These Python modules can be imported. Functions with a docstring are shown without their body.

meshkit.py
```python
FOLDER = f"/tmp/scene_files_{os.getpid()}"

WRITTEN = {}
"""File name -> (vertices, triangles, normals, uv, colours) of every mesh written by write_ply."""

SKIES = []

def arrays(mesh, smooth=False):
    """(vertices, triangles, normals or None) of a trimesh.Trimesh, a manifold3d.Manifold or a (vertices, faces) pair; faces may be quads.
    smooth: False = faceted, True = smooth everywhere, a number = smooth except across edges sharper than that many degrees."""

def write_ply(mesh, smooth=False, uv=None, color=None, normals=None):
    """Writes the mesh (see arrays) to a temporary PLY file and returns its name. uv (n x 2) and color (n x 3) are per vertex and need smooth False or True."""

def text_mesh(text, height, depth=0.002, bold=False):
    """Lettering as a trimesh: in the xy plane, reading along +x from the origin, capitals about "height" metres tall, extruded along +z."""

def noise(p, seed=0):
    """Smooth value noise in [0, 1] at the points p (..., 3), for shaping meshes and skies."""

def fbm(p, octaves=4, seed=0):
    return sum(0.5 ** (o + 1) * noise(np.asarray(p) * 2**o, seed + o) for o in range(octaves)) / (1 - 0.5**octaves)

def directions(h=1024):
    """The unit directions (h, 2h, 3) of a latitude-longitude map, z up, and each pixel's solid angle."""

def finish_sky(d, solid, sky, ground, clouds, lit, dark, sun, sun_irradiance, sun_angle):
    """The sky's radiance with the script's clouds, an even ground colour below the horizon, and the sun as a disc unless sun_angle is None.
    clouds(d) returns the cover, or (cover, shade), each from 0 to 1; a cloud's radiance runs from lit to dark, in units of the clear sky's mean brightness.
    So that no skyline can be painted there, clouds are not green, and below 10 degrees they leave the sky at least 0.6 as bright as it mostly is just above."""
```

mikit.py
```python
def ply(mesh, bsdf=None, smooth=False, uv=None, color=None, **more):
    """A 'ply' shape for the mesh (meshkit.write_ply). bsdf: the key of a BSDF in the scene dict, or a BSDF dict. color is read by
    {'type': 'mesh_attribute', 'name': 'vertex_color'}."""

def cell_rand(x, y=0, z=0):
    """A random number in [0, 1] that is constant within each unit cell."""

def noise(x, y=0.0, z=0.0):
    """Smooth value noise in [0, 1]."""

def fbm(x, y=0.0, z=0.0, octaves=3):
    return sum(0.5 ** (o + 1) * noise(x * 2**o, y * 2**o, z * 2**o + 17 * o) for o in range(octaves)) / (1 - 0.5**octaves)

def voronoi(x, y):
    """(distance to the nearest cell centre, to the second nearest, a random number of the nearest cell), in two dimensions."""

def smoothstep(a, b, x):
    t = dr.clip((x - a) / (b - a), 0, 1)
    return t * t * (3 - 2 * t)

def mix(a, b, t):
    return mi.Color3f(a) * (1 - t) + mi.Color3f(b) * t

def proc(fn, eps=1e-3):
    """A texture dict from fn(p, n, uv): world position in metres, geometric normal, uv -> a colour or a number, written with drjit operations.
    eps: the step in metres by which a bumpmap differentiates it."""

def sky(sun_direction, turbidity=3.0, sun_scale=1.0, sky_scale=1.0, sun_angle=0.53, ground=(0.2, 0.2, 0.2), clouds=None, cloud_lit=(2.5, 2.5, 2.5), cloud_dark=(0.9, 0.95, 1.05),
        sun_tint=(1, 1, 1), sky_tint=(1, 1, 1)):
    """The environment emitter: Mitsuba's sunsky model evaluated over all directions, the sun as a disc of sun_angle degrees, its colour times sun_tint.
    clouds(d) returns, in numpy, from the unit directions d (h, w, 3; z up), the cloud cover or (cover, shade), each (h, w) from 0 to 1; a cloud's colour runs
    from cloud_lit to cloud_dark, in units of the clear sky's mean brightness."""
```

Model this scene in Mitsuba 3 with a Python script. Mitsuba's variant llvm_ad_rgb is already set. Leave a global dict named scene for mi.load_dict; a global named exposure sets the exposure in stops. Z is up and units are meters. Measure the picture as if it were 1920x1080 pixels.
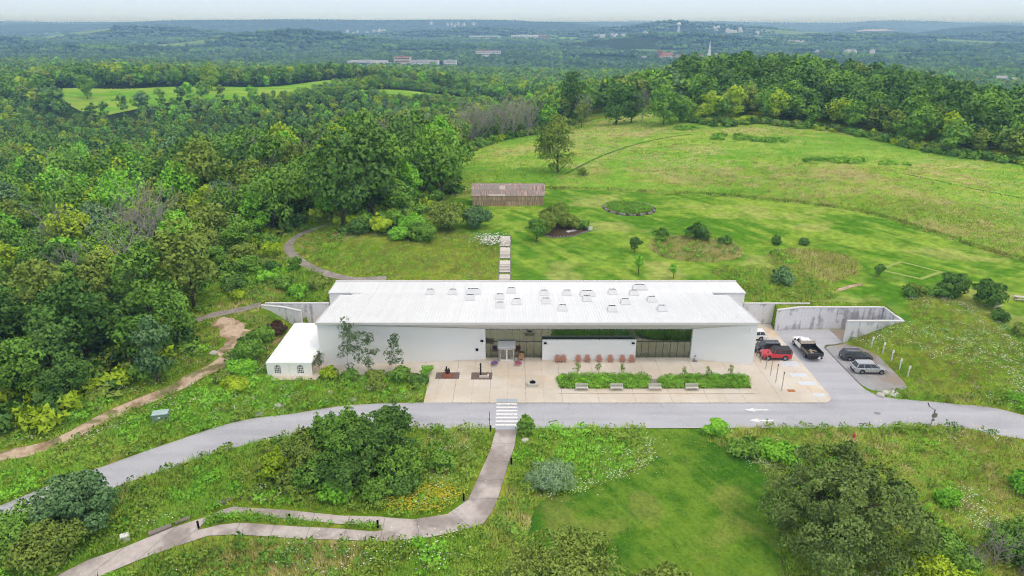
import math, random
import numpy as np, trimesh, shapely
import mitsuba as mi, drjit as dr, mikit, meshkit
from shapely.geometry import Polygon, LineString, Point
from shapely import affinity
from scipy.interpolate import RBFInterpolator

T = mi.ScalarTransform4f
sbox = lambda x0, x1, y0, y1: shapely.box(x0, y0, x1, y1)
scene, labels = {}, {}

# ---------------------------------------------------------------- camera, sky, exposure
CAM_H, PITCH, FPX = 50.0, 21.1, 1280.0
_cp, _sp = math.cos(math.radians(PITCH)), math.sin(math.radians(PITCH))
scene['camera'] = {'type': 'perspective', 'fov': math.degrees(2 * math.atan(960 / FPX)), 'fov_axis': 'x', 'near_clip': 1.0, 'far_clip': 60000.0,
                   'to_world': T().look_at(origin=[0, 0, CAM_H], target=[0, 100 * _cp, CAM_H - 100 * _sp], up=[0, 0, 1]),
                   'medium': {'type': 'ref', 'id': 'haze_air'}}
exposure = 2.0


def _clouds(d):
    """Closed overcast: brightest overhead, about half as bright at the horizon, in soft uneven sheets."""
    n = meshkit.fbm(np.stack([d[..., 0] * 2.2, d[..., 1] * 2.2, d[..., 2] * 9.0], -1), 4, seed=5)
    shade = 1 - np.clip(d[..., 2], 0, 1) ** 0.7
    return np.ones(d.shape[:2]), np.clip(shade + (n - 0.5) * 0.22, 0, 1)


scene['sky'] = mikit.sky((0.35, -0.25, 0.9), turbidity=3, sun_scale=0.2, sun_angle=22, clouds=_clouds, cloud_lit=(2.5, 2.5, 2.55), cloud_dark=(2.05, 2.42, 2.95))
scene['haze_air'] = {'type': 'homogeneous', 'albedo': {'type': 'rgb', 'value': [0.74, 0.90, 1.0]}, 'sigma_t': {'type': 'rgb', 'value': [0.000090, 0.000125, 0.000205]}}

# ---------------------------------------------------------------- terrain
def sstep(a, b, x):
    t = np.clip((np.asarray(x, float) - a) / (b - a), 0, 1)
    return t * t * (3 - 2 * t)


CTRL = np.array([
    # front, kept level
    (-140, 40, -2.5), (-80, 40, -1.2), (-40, 40, -0.6), (0, 40, -0.8), (40, 40, -1.2), (90, 40, -1.5), (150, 40, -2),
    (-110, 60, -2), (-60, 60, 0), (-30, 62, 0.1), (0, 62, -0.3), (20, 60, -0.8), (40, 62, -0.6), (70, 62, -0.5), (110, 62, -0.5),
    (-90, 75, -1), (-50, 75, 0), (-20, 76, 0), (10, 76, 0), (40, 76, 0), (70, 76, 0), (100, 76, 0.2), (140, 76, 0.5),
    (-70, 85, 0), (-40, 90, 0), (-20, 86, 0), (0, 86, 0), (30, 86, 0), (55, 84, 0), (75, 84, 0.4), (95, 84, 1.0), (130, 84, 1.5),
    (-50, 98, 0.5), (-43, 98, 0.3), (-60, 98, 0.5), (-80, 98, -1), (-110, 95, -3), (55, 92, 0), (62, 93, 0.5), (70, 96, 2.2), (85, 96, 3.6), (105, 96, 4.2), (140, 96, 4.5),
    (56, 103.5, 0.2), (60, 103.4, 2.0), (64.8, 103.2, 3.8), (68, 105, 4.1), (80, 106, 4.8), (100, 106, 5), (140, 110, 5),
    # along the backs of the walls
    (-37, 109.2, 0.3), (-44, 110.5, 3.6), (-41, 107.5, 1.6), (-47, 106, 2.0), (-52, 110, 3.0), (-65, 110, 0.8), (-90, 112, -4), (-43, 113, 4.0), (-33, 113, 4.1),
    (44, 113, 4.1), (53, 111.8, 4.1), (58, 111, 4.1), (64, 110.5, 4.1),
    (-30, 119, 4.3), (0, 119, 4.3), (38, 119, 4.3), (60, 119, 4.8), (90, 122, 5.2), (-50, 122, 3.6), (-70, 122, 1.5),
    (-40, 130, 5.2), (-10, 130, 5.6), (20, 130, 5.4), (60, 132, 5.4), (100, 135, 5.4), (-60, 132, 3.6), (-90, 132, -3), (-130, 130, -8),
    (-30, 143, 7), (0, 143, 7), (40, 143, 6.4), (90, 148, 6), (140, 150, 6), (-60, 145, 4.5), (-100, 150, -4), (-160, 150, -10),
    (0, 166, 7.4), (-30, 170, 6.5), (40, 168, 7.2), (100, 170, 7), (180, 175, 7), (-70, 175, 4), (-120, 180, -6), (-200, 180, -8),
    (0, 200, 7.6), (50, 205, 8), (120, 210, 8), (200, 215, 7.5), (-60, 210, 3), (-140, 215, -8), (-230, 220, -14),
    (0, 250, 7), (60, 255, 8), (140, 250, 8), (250, 250, 6), (-80, 255, 0), (-170, 260, -12), (-280, 260, -18),
    (0, 310, 4), (60, 320, 8.5), (130, 300, 9), (220, 300, 3), (320, 300, -6), (-100, 320, -9), (-220, 330, -19), (-350, 330, -15),
    (40, 400, 2), (110, 400, 13), (200, 400, 9), (300, 400, -8), (420, 400, -12), (-60, 400, -10), (-200, 420, -24), (-330, 430, -22), (-400, 420, -16),
    (0, 520, -10), (120, 520, 4), (220, 520, 2), (360, 520, -16), (-150, 500, -22), (-300, 500, -26), (-500, 520, -17),
    (-150, 640, 1.0), (-300, 610, -3.0), (-230, 580, -3.5), (-380, 590, -5), (-450, 600, -14), (0, 640, -18), (150, 680, -16), (350, 680, -26), (600, 680, -34),
    (-600, 800, -18), (-300, 800, -16), (0, 800, -26), (300, 850, -34), (700, 850, -40),
    (-900, 1100, -22), (-400, 1100, -26), (0, 1100, -36), (500, 1100, -42), (1000, 1100, -46),
    (-1400, 1600, -34), (-500, 1600, -42), (0, 1600, -47), (700, 1600, -48), (1500, 1600, -50),
    (-2000, 2300, -42), (-700, 2300, -50), (0, 2300, -49), (900, 2300, -48), (2000, 2300, -52),
    (-3200, 3600, -46), (-1000, 3600, -42), (0, 3600, -34), (1200, 3600, -40), (3200, 3600, -52),
    (-4800, 5500, -44), (-1500, 5500, -36), (0, 5500, -34), (1700, 5500, -44), (4800, 5500, -50),
    (-9000, 9500, -40), (-3000, 9500, -40), (0, 9500, -40), (3000, 9500, -44), (9000, 9500, -46),
    (-16000, 17000, -60), (0, 17000, -60), (16000, 17000, -60)], float)
# far ridges and hills: x, y, height, half-lengths
HILLS = [(-2300, 7200, 142, 900, 420), (-600, 7600, 150, 1500, 500), (350, 6600, 105, 900, 420), (900, 4500, 84, 430, 300), (1500, 4700, 74, 520, 320), (2050, 4400, 34, 350, 300),
         (-4200, 6600, 96, 1400, 500), (-6200, 8800, 122, 1600, 700), (-3200, 5200, 44, 900, 350), (3500, 7200, 92, 330, 260), (4300, 8600, 72, 900, 400), (2300, 10500, 84, 1500, 500),
         (5200, 9800, 92, 500, 300), (6600, 9200, 76, 900, 400), (7600, 11000, 96, 2500, 700), (-1800, 11500, 100, 3000, 700), (-8500, 11500, 100, 3000, 800), (2600, 3300, 24, 700, 260),
         (1500, 2500, 12, 500, 200), (-1500, 3400, 20, 700, 240), (-700, 2700, 10, 500, 160), (200, 3300, 8, 400, 180), (-2600, 2500, 14, 700, 200), (2500, 2300, 14, 500, 200), (-900, 3000, 68, 420, 200), (-2000, 3900, 88, 600, 260), (-300, 4700, 62, 700, 240), (700, 3000, 50, 380, 160), (1700, 3500, 52, 520, 200), (2900, 4000, 66, 600, 260), (-1300, 2250, 34, 360, 130), (1100, 2050, 14, 320, 110), (3600, 5400, 92, 700, 260), (-3300, 6900, 62, 700, 260), (1500, 6000, 46, 700, 260), (-150, 2650, 18, 330, 120), (1900, 2700, 22, 420, 140), (-2300, 2900, 62, 460, 150), (0, 9900, 122, 16000, 650), (12000, 15500, 175, 6500, 1100),
         (-12000, 15500, 175, 6500, 1100), (0, 16000, 140, 8000, 1100)]


def _warp(p):
    return np.stack([p[:, 0] / (p[:, 1] + 60) * 2.2, np.log(p[:, 1] + 60)], 1)


_rbf = RBFInterpolator(_warp(CTRL), CTRL[:, 2], kernel='linear', neighbors=14, smoothing=0.002) if False else RBFInterpolator(_warp(CTRL), CTRL[:, 2], kernel='thin_plate_spline', smoothing=1e-4)
# level ground: everything within these outlines is at z = 0
OPEN_PAD = shapely.union_all([Polygon([(-6, 77), (60, 77), (60, 90), (50, 103), (36, 97), (-6, 97)]), Polygon([(-38, 88), (0, 88), (0, 99), (-38, 99)])])
WALL_PAD = shapely.union_all([Polygon([(-36.4, 98), (-30, 98), (-30, 111.5), (-36.4, 111.5)]), Polygon([(-32.2, 95), (41, 95), (41, 117.5), (-32.2, 117.5)]),
                              Polygon([(36, 95), (46.3, 95), (46.3, 111.5), (36, 111.5)]), Polygon([(46, 96), (55.9, 96), (55.9, 103.85), (64.85, 103.85), (64.85, 109.7), (46, 109.7)])])


def hill(x, y):
    shp = np.shape(x)
    x, y = np.ravel(np.asarray(x, float)), np.ravel(np.asarray(y, float))
    h = _rbf(_warp(np.stack([x, np.maximum(y, 20)], 1)))
    for hx, hy, hh, sx, sy in HILLS:
        h = h + hh * np.exp(-((x - hx) / sx) ** 2 - ((y - hy) / sy) ** 2)
    far = sstep(600, 3000, y)
    rough = meshkit.fbm(np.stack([x / 900, y / 500, x * 0], 1), 4, seed=3) - 0.5
    h = h + far * rough * 34
    h = np.where(h > 92, 92 + (h - 92) * 0.2, h)
    h = h + (1 - sstep(300, 700, y)) * (meshkit.fbm(np.stack([x / 9, y / 9, x * 0 + 3.3], 1), 3, seed=9) - 0.5) * 0.45 * sstep(0.05, 1.0, np.abs(h))
    return h.reshape(shp)


def terrain(x, y):
    shp = np.shape(x)
    x, y = np.ravel(np.asarray(x, float)), np.ravel(np.asarray(y, float))
    h = hill(x, y)
    near = (y < 125) & (y > 40) & (np.abs(x) < 110)
    if near.any():
        xi, yi = x[near], y[near]
        d = shapely.distance(OPEN_PAD, shapely.points(xi, yi))
        h[near] *= sstep(0.5, 5, d) + (1 - sstep(0.5, 5, d)) * sstep(1.2, 4.0, np.abs(h[near]))
        h[near] = np.where(shapely.contains_xy(WALL_PAD, xi, yi), 0.0, h[near])
    return h.reshape(shp)


def _axis(a, b, step, grow, end):
    v = list(np.arange(a, b, step))
    s = step
    while v[-1] < end:
        s *= grow
        v.append(v[-1] + s)
    return v


_xr = _axis(0, 100, 1.25, 1.06, 17000)
XS = np.unique(np.round(np.concatenate([np.array(_xr), -np.array(_xr), [-36.5, -36.3, -32.3, -32.1, 40.9, 41.1, 45.9, 46.4, 55.85, 56.0, 64.8, 64.95]]), 3))
YS = np.unique(np.round(np.concatenate([_axis(38, 175, 1.25, 1.045, 18500), [109.65, 109.8, 111.45, 111.6, 117.4, 117.6, 103.8, 103.95, 97.95]]), 3))
for lines in (XS, YS):
    pass
GX, GY = np.meshgrid(XS, YS)
GZ = terrain(GX, GY)


def hgrid(x, y):
    """Height of the triangulated ground sheet."""
    x, y = np.asarray(x, float), np.asarray(y, float)
    i = np.clip(np.searchsorted(XS, x) - 1, 0, len(XS) - 2)
    j = np.clip(np.searchsorted(YS, y) - 1, 0, len(YS) - 2)
    u, v = (x - XS[i]) / (XS[i + 1] - XS[i]), (y - YS[j]) / (YS[j + 1] - YS[j])
    a, b, c, d = GZ[j, i], GZ[j, i + 1], GZ[j + 1, i + 1], GZ[j + 1, i]
    return np.where(u >= v, a + (b - a) * u + (c - b) * v, a + (c - d) * u + (d - a) * v)

# ---------------------------------------------------------------- materials
noise, fbm, mix, smoothstep, cell_rand, voronoi = mikit.noise, mikit.fbm, mikit.mix, mikit.smoothstep, mikit.cell_rand, mikit.voronoi


def diffuse(name, tex, two=True):
    t = tex if isinstance(tex, dict) else {'type': 'rgb', 'value': list(tex)}
    b = {'type': 'diffuse', 'reflectance': t}
    scene[name] = {'type': 'twosided', 'bsdf': b} if two else b


def plastic(name, tex, rough=0.5, metallic=0.0, coat=0.0, spec=0.5):
    t = tex if isinstance(tex, dict) else {'type': 'rgb', 'value': list(tex)}
    d = {'type': 'principled', 'base_color': t, 'roughness': rough, 'metallic': metallic, 'specular': spec}
    if coat:
        d.update(clearcoat=coat, clearcoat_gloss=0.95)
    scene[name] = {'type': 'twosided', 'bsdf': d}


def _meadow(p, n, uv):
    a = fbm(p.x / 13, p.y / 13, 0, octaves=3)
    b = fbm(p.x / 2.6 + 9, p.y / 2.6, 2.0, octaves=3)
    c = noise(p.x / 0.35, p.y / 0.35, 0.5)
    col = mix((0.14, 0.25, 0.018), (0.36, 0.39, 0.050), smoothstep(0.36, 0.66, a * 0.6 + b * 0.4))
    col = mix(col, (0.065, 0.13, 0.014), smoothstep(0.5, 0.72, b) * 0.7)
    col = col * (0.72 + 0.5 * c)
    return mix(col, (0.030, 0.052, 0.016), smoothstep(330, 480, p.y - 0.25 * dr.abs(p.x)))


def _lawn(p, n, uv):
    a = fbm(p.x / 17, p.y / 11, 4, octaves=4)
    b = fbm(p.x / 3.1, p.y / 2.4, 2.0, octaves=3)
    c = noise(p.x / 0.3, p.y / 0.3, 0.5)
    s = noise((p.x * 0.8 + p.y * 0.6) / 1.4, (p.y * 0.8 - p.x * 0.6) / 14, 3)
    col = mix((0.095, 0.235, 0.018), (0.26, 0.385, 0.050), smoothstep(0.36, 0.66, a * 0.42 + b * 0.36 + s * 0.22))
    col = mix(col, (0.42, 0.43, 0.13), smoothstep(0.56, 0.74, fbm(p.x / 10 + 40, p.y / 8, 7, octaves=4)) * 0.55)
    m = noise(p.x / 0.9, p.y / 0.75, 8)
    return col * (0.60 + 0.36 * c + 0.42 * m)


def _field(p, n, uv):
    a = fbm(p.x / 42, p.y / 26, 8, octaves=4)
    b = fbm(p.x / 7.5, p.y / 4.2, 2.0, octaves=3)
    c = noise(p.x / 0.9, p.y / 0.9, 0.5)
    col = mix((0.19, 0.40, 0.045), (0.38, 0.49, 0.095), smoothstep(0.38, 0.6, a * 0.55 + b * 0.45))
    col = mix(col, (0.53, 0.48, 0.22), smoothstep(0.54, 0.72, fbm(p.x / 24 + 5, p.y / 15, 3, octaves=3)) * 0.75)
    return col * (0.76 + 0.45 * c)


def _lawn2(p, n, uv):
    a = fbm(p.x / 9, p.y / 7, 4, octaves=4)
    b = fbm(p.x / 1.7, p.y / 1.4, 2.0, octaves=3)
    c = noise(p.x / 0.22, p.y / 0.22, 0.5)
    s = noise((p.x * 0.85 + p.y * 0.5) / 0.5, (p.y * 0.85 - p.x * 0.5) / 5, 3)
    col = mix((0.055, 0.17, 0.014), (0.165, 0.28, 0.030), smoothstep(0.34, 0.66, a * 0.52 + b * 0.38 + s * 0.10))
    col = mix(col, (0.33, 0.31, 0.085), smoothstep(0.54, 0.74, fbm(p.x / 5 + 40, p.y / 4, 7, octaves=4)) * 0.38)
    return col * (0.58 + 0.66 * c + 0.10 * s)


def _bright(p, n, uv):
    a = fbm(p.x / 60, p.y / 25, 8, octaves=3)
    b = fbm(p.x / 12, p.y / 7, 2.0, octaves=3)
    return mix((0.15, 0.36, 0.025), (0.30, 0.43, 0.06), smoothstep(0.35, 0.65, a * 0.5 + b * 0.5))


def _asphalt(p, n, uv):
    a = fbm(p.x / 5, p.y / 2.2, 0, octaves=4)
    b = noise(p.x / 0.12, p.y / 0.12, 0)
    lane = noise(p.x / 30, p.y / 0.8, 5)
    v = 0.48 + 0.085 * (a - 0.5) + 0.05 * (b - 0.5) + 0.075 * (lane - 0.5) - 0.05 * smoothstep(0.62, 0.75, fbm(p.x / 11 + 9, p.y / 3.5, 4, octaves=3))
    cr = dr.abs(fbm(p.x / 7 + 3, p.y / 7, 1, octaves=4) - 0.5)
    v = v * (1 - 0.10 * (1 - smoothstep(0.0, 0.006, cr)))
    return mi.Color3f(v * 0.99, v * 0.99, v * 1.06)


def _court(p, n, uv):
    v = 0.36 + 0.13 * (fbm(p.x / 3, p.y / 3, 0, octaves=4) - 0.5) + 0.05 * (noise(p.x / 0.15, p.y / 0.15, 0) - 0.5)
    col = mi.Color3f(v, v, v * 1.03)
    return mix(col, (0.33, 0.27, 0.22), smoothstep(0.36, 0.66, fbm(p.x / 2.6 + 7, p.y / 2.6, 2, octaves=3)) * smoothstep(52.5, 57, p.x) * 0.95)


def _plaza(p, n, uv):
    a = fbm(p.x / 4, p.y / 3, 0, octaves=4)
    r = cell_rand(dr.floor((p.x - 0.11 * p.y) / 5.0), dr.floor(p.y / 4.2), 4)
    b = noise(p.x / 0.2, p.y / 0.2, 0)
    col = mix((0.645, 0.57, 0.475), (0.71, 0.65, 0.57), smoothstep(0.3, 0.7, a)) * (0.93 + 0.09 * r + 0.07 * (b - 0.5))
    rust = smoothstep(0.52, 0.7, fbm(p.x / 6 + 2, p.y / 3.5, 9, octaves=3))
    return mix(col, (0.70, 0.47, 0.24), rust * (0.12 + 0.5 * smoothstep(41, 45, p.x)))


def _path(p, n, uv):
    a = fbm(p.x / 2.5, p.y / 2.5, 0, octaves=4)
    b = fbm(p.x / 0.4, p.y / 0.4, 3, octaves=2)
    col = mix((0.36, 0.31, 0.29), (0.56, 0.50, 0.47), smoothstep(0.32, 0.66, a))
    return col * (0.88 + 0.24 * b)


def _dirt(p, n, uv):
    a = fbm(p.x / 1.6, p.y / 1.6, 0, octaves=4)
    b = noise(p.x / 0.25, p.y / 0.25, 3)
    col = mix((0.36, 0.25, 0.16), (0.60, 0.46, 0.34), smoothstep(0.3, 0.65, a))
    return mix(col, (0.14, 0.17, 0.05), smoothstep(0.58, 0.72, fbm(p.x / 2.2 + 8, p.y / 2.2, 5, octaves=3)) * 0.7) * (0.85 + 0.3 * b)


def _gravel(p, n, uv):
    v = 0.30 + 0.16 * (fbm(p.x / 1.2, p.y / 1.2, 0, octaves=3) - 0.5) + 0.14 * (noise(p.x / 0.14, p.y / 0.14, 3) - 0.5)
    return mi.Color3f(v * 1.1, v * 0.98, v * 0.88)


def _concwall(p, n, uv):
    along = p.x + p.y * 0.7
    st = fbm(along / 0.55, p.z / 5.5, 3, octaves=4)
    bl = fbm(along / 2.6, p.z / 1.5, 8, octaves=4)
    col = mix((0.74, 0.735, 0.755), (0.40, 0.39, 0.41), smoothstep(0.47, 0.66, st * 0.55 + bl * 0.45))
    form = 1 - 0.12 * (1 - smoothstep(0.0, 0.03, dr.abs(dr.abs(along / 2.4 - dr.floor(along / 2.4) - 0.5) - 0.5)))
    return col * form * (0.92 + 0.16 * noise(along / 0.15, p.z / 0.15, 1))


def _white(p, n, uv):
    v = 0.86 + 0.04 * (fbm(p.x / 3, p.y / 3, p.z / 1.2, octaves=3) - 0.5)
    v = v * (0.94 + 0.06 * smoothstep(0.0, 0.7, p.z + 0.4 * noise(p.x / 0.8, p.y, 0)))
    return mi.Color3f(v * 0.985, v * 0.99, v * 1.0)


def _roof(p, n, uv):
    a = fbm(p.x / 9, p.y / 5, 3, octaves=4)
    pan = cell_rand(dr.floor(p.x / 0.45), 3, 1)
    st = fbm(p.x / 0.5, p.y / 6, 8, octaves=3)
    v = 0.74 + 0.10 * (a - 0.5) + 0.035 * (pan - 0.5) + 0.06 * (st - 0.5)
    return mi.Color3f(v * 0.985, v * 0.995, v * 1.01)


def _bark(p, n, uv):
    k = fbm(p.x / 0.12, p.y / 1.3, p.z / 1.3, octaves=3)
    return mix((0.28, 0.195, 0.175), (0.52, 0.40, 0.37), smoothstep(0.3, 0.7, k))


def _bark2(p, n, uv):
    k = fbm(p.x / 0.15, p.y / 0.3, p.z / 1.6, octaves=3)
    return mix((0.34, 0.225, 0.15), (0.56, 0.42, 0.31), smoothstep(0.3, 0.7, k))


for _n, _f in (('ground_meadow', _meadow), ('lawn_grass', _lawn), ('front_lawn_grass', _lawn2), ('field_grass', _field), ('bright_grass', _bright), ('asphalt', _asphalt), ('court_asphalt', _court),
               ('plaza_concrete', _plaza), ('path_concrete', _path), ('dirt', _dirt), ('gravel', _gravel), ('concrete_wall', _concwall), ('white_render', _white), ('bark_roof', _bark), ('bark_wall', _bark2)):
    diffuse(_n, mikit.proc(_f))
plastic('roof_metal', mikit.proc(_roof), 0.42, 0.0, 0.0, 0.4)
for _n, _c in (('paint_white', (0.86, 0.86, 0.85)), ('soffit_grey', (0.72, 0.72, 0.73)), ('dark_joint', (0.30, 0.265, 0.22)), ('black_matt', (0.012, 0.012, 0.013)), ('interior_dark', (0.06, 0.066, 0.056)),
               ('stone_pale', (0.55, 0.52, 0.47)), ('stone_grey', (0.25, 0.24, 0.23)), ('wood_pale', (0.50, 0.38, 0.25)), ('wood_orange', (0.60, 0.33, 0.18)), ('wood_red', (0.50, 0.235, 0.165)),
               ('wood_grey', (0.26, 0.23, 0.20)), ('paver_brown', (0.20, 0.15, 0.135)), ('soil', (0.09, 0.06, 0.04)), ('mulch', (0.10, 0.075, 0.05)), ('step_tread', (0.66, 0.61, 0.55)), ('step_riser', (0.27, 0.25, 0.23)),
               ('bronze_dark', (0.045, 0.04, 0.036)), ('brick_rust', (0.30, 0.12, 0.08)), ('coping_pale', (0.68, 0.67, 0.66)), ('trunk_brown', (0.085, 0.065, 0.05)), ('trunk_grey', (0.33, 0.30, 0.28)),
               ('birch_bark', (0.52, 0.50, 0.46)), ('seam_grey', (0.62, 0.63, 0.645)), ('town_white', (0.80, 0.80, 0.80)), ('town_grey', (0.42, 0.42, 0.44)), ('town_brick', (0.33, 0.17, 0.13)), ('town_roof', (0.30, 0.29, 0.30)),
               ('blue_pad', (0.66, 0.70, 0.75)), ('drain_rust', (0.45, 0.18, 0.07)), ('pavement_blue', (0.42, 0.46, 0.52))):
    diffuse(_n, _c)
for _n, _c, _r, _m, _k in (('metal_grey', (0.30, 0.30, 0.31), 0.4, 0.6, 0), ('metal_pale', (0.62, 0.63, 0.64), 0.4, 0.3, 0), ('mullion_dark', (0.035, 0.04, 0.036), 0.4, 0.2, 0), ('tent_vinyl', (0.90, 0.90, 0.90), 0.45, 0, 0),
                           ('skylight_curb', (0.62, 0.63, 0.65), 0.5, 0, 0), ('green_box', (0.20, 0.30, 0.27), 0.5, 0, 0), ('hydrant_red', (0.60, 0.05, 0.08), 0.4, 0, 0.5)):
    plastic(_n, _c, _r, _m, _k)
for _n, _tint, _tr in (('facade_glass', (0.46, 0.53, 0.40), (0.40, 0.48, 0.38)), ('door_glass', (0.50, 0.54, 0.52), (0.55, 0.6, 0.56))):
    scene[_n] = {'type': 'blendbsdf', 'weight': 0.42, 'a': {'type': 'thindielectric', 'int_ior': 1.5, 'specular_transmittance': {'type': 'rgb', 'value': list(_tr)}},
                 'b': {'type': 'twosided', 'bsdf': {'type': 'conductor', 'material': 'none', 'specular_reflectance': {'type': 'rgb', 'value': list(_tint)}}}}


# ---------------------------------------------------------------- mesh helpers
def cat(*ms):
    ms = [m for m in (ms[0] if len(ms) == 1 and isinstance(ms[0], (list, tuple)) else ms) if m is not None]
    return trimesh.util.concatenate(ms)


def bx(x0, x1, y0, y1, z0, z1):
    m = trimesh.creation.box((x1 - x0, y1 - y0, z1 - z0))
    m.apply_translation(((x0 + x1) / 2, (y0 + y1) / 2, (z0 + z1) / 2))
    return m


def beam(p, q, w, h=None, up=(0, 0, 1)):
    p, q = np.array(p, float), np.array(q, float)
    L = np.linalg.norm(q - p)
    t = (q - p) / L
    a = np.cross(t, up)
    if np.linalg.norm(a) < 1e-6:
        a = np.cross(t, (1, 0, 0))
    a /= np.linalg.norm(a)
    b = np.cross(a, t)
    m = trimesh.creation.box((w, L, h or w))
    M = np.eye(4)
    M[:3, 0], M[:3, 1], M[:3, 2], M[:3, 3] = a, t, b, (p + q) / 2
    m.apply_transform(M)
    return m


def rod(p, q, r, r2=None, n=8):
    p, q = np.array(p, float), np.array(q, float)
    t = (q - p) / np.linalg.norm(q - p)
    a = np.cross(t, (0, 0, 1) if abs(t[2]) < 0.9 else (1, 0, 0))
    a /= np.linalg.norm(a)
    b = np.cross(t, a)
    k = np.arange(n) * 2 * np.pi / n
    ring = np.cos(k)[:, None] * a + np.sin(k)[:, None] * b
    v = np.vstack([p + ring * r, q + ring * (r if r2 is None else r2), [p], [q]])
    i = np.arange(n)
    j = (i + 1) % n
    f = np.vstack([np.stack([i, j, j + n], 1), np.stack([i, j + n, i + n], 1), np.stack([j, i, i * 0 + 2 * n], 1), np.stack([i + n, j + n, i * 0 + 2 * n + 1], 1)])
    return trimesh.Trimesh(v, f, process=False)


def prism(poly, z0, z1):
    m = trimesh.creation.extrude_polygon(poly, z1 - z0, engine='earcut')
    m.apply_translation((0, 0, z0))
    return m


def hull(points):
    return trimesh.Trimesh(points).convex_hull


def quad(*pts):
    n = len(pts)
    return trimesh.Trimesh(np.array(pts, float), [[0, i, i + 1] for i in range(1, n - 1)], process=False)


_used = {}


def key_for(name):
    n = _used.get(name, -1) + 1
    _used[name] = n
    return name if n == 0 else f'{name}_{n:03d}'


def tag(key, label=None, cat_=None, group=None, kind=None):
    d = labels.setdefault(key, {})
    for k, v in (('label', label), ('category', cat_), ('group', group), ('kind', kind)):
        if v:
            d[k] = v
    return key


def thing(name, label, cat_, group=None):
    return tag(key_for(name), label, cat_, group)


def put(name, mesh, mat, parent=None, smooth=False, label=None, kind=None, m=None, **more):
    k = key_for((parent + '__' if parent else '') + name)
    d = mikit.ply(mesh, mat, smooth=smooth) if not isinstance(mesh, dict) else dict(mesh)
    if m is not None:
        d['to_world'] = T(m)
    scene[k] = d
    if label or kind or more:
        tag(k, label, more.get('cat_'), more.get('group'), kind)
    return k


def struct(name, mesh, mat, smooth=False):
    return put(name, mesh, mat, smooth=smooth, kind='structure')


def rotz(a, x=0, y=0, z=0, s=1.0, sz=None):
    c, s_ = math.cos(a), math.sin(a)
    return np.array([[c * s, -s_ * s, 0, x], [s_ * s, c * s, 0, y], [0, 0, sz or s, z], [0, 0, 0, 1.0]])


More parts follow.
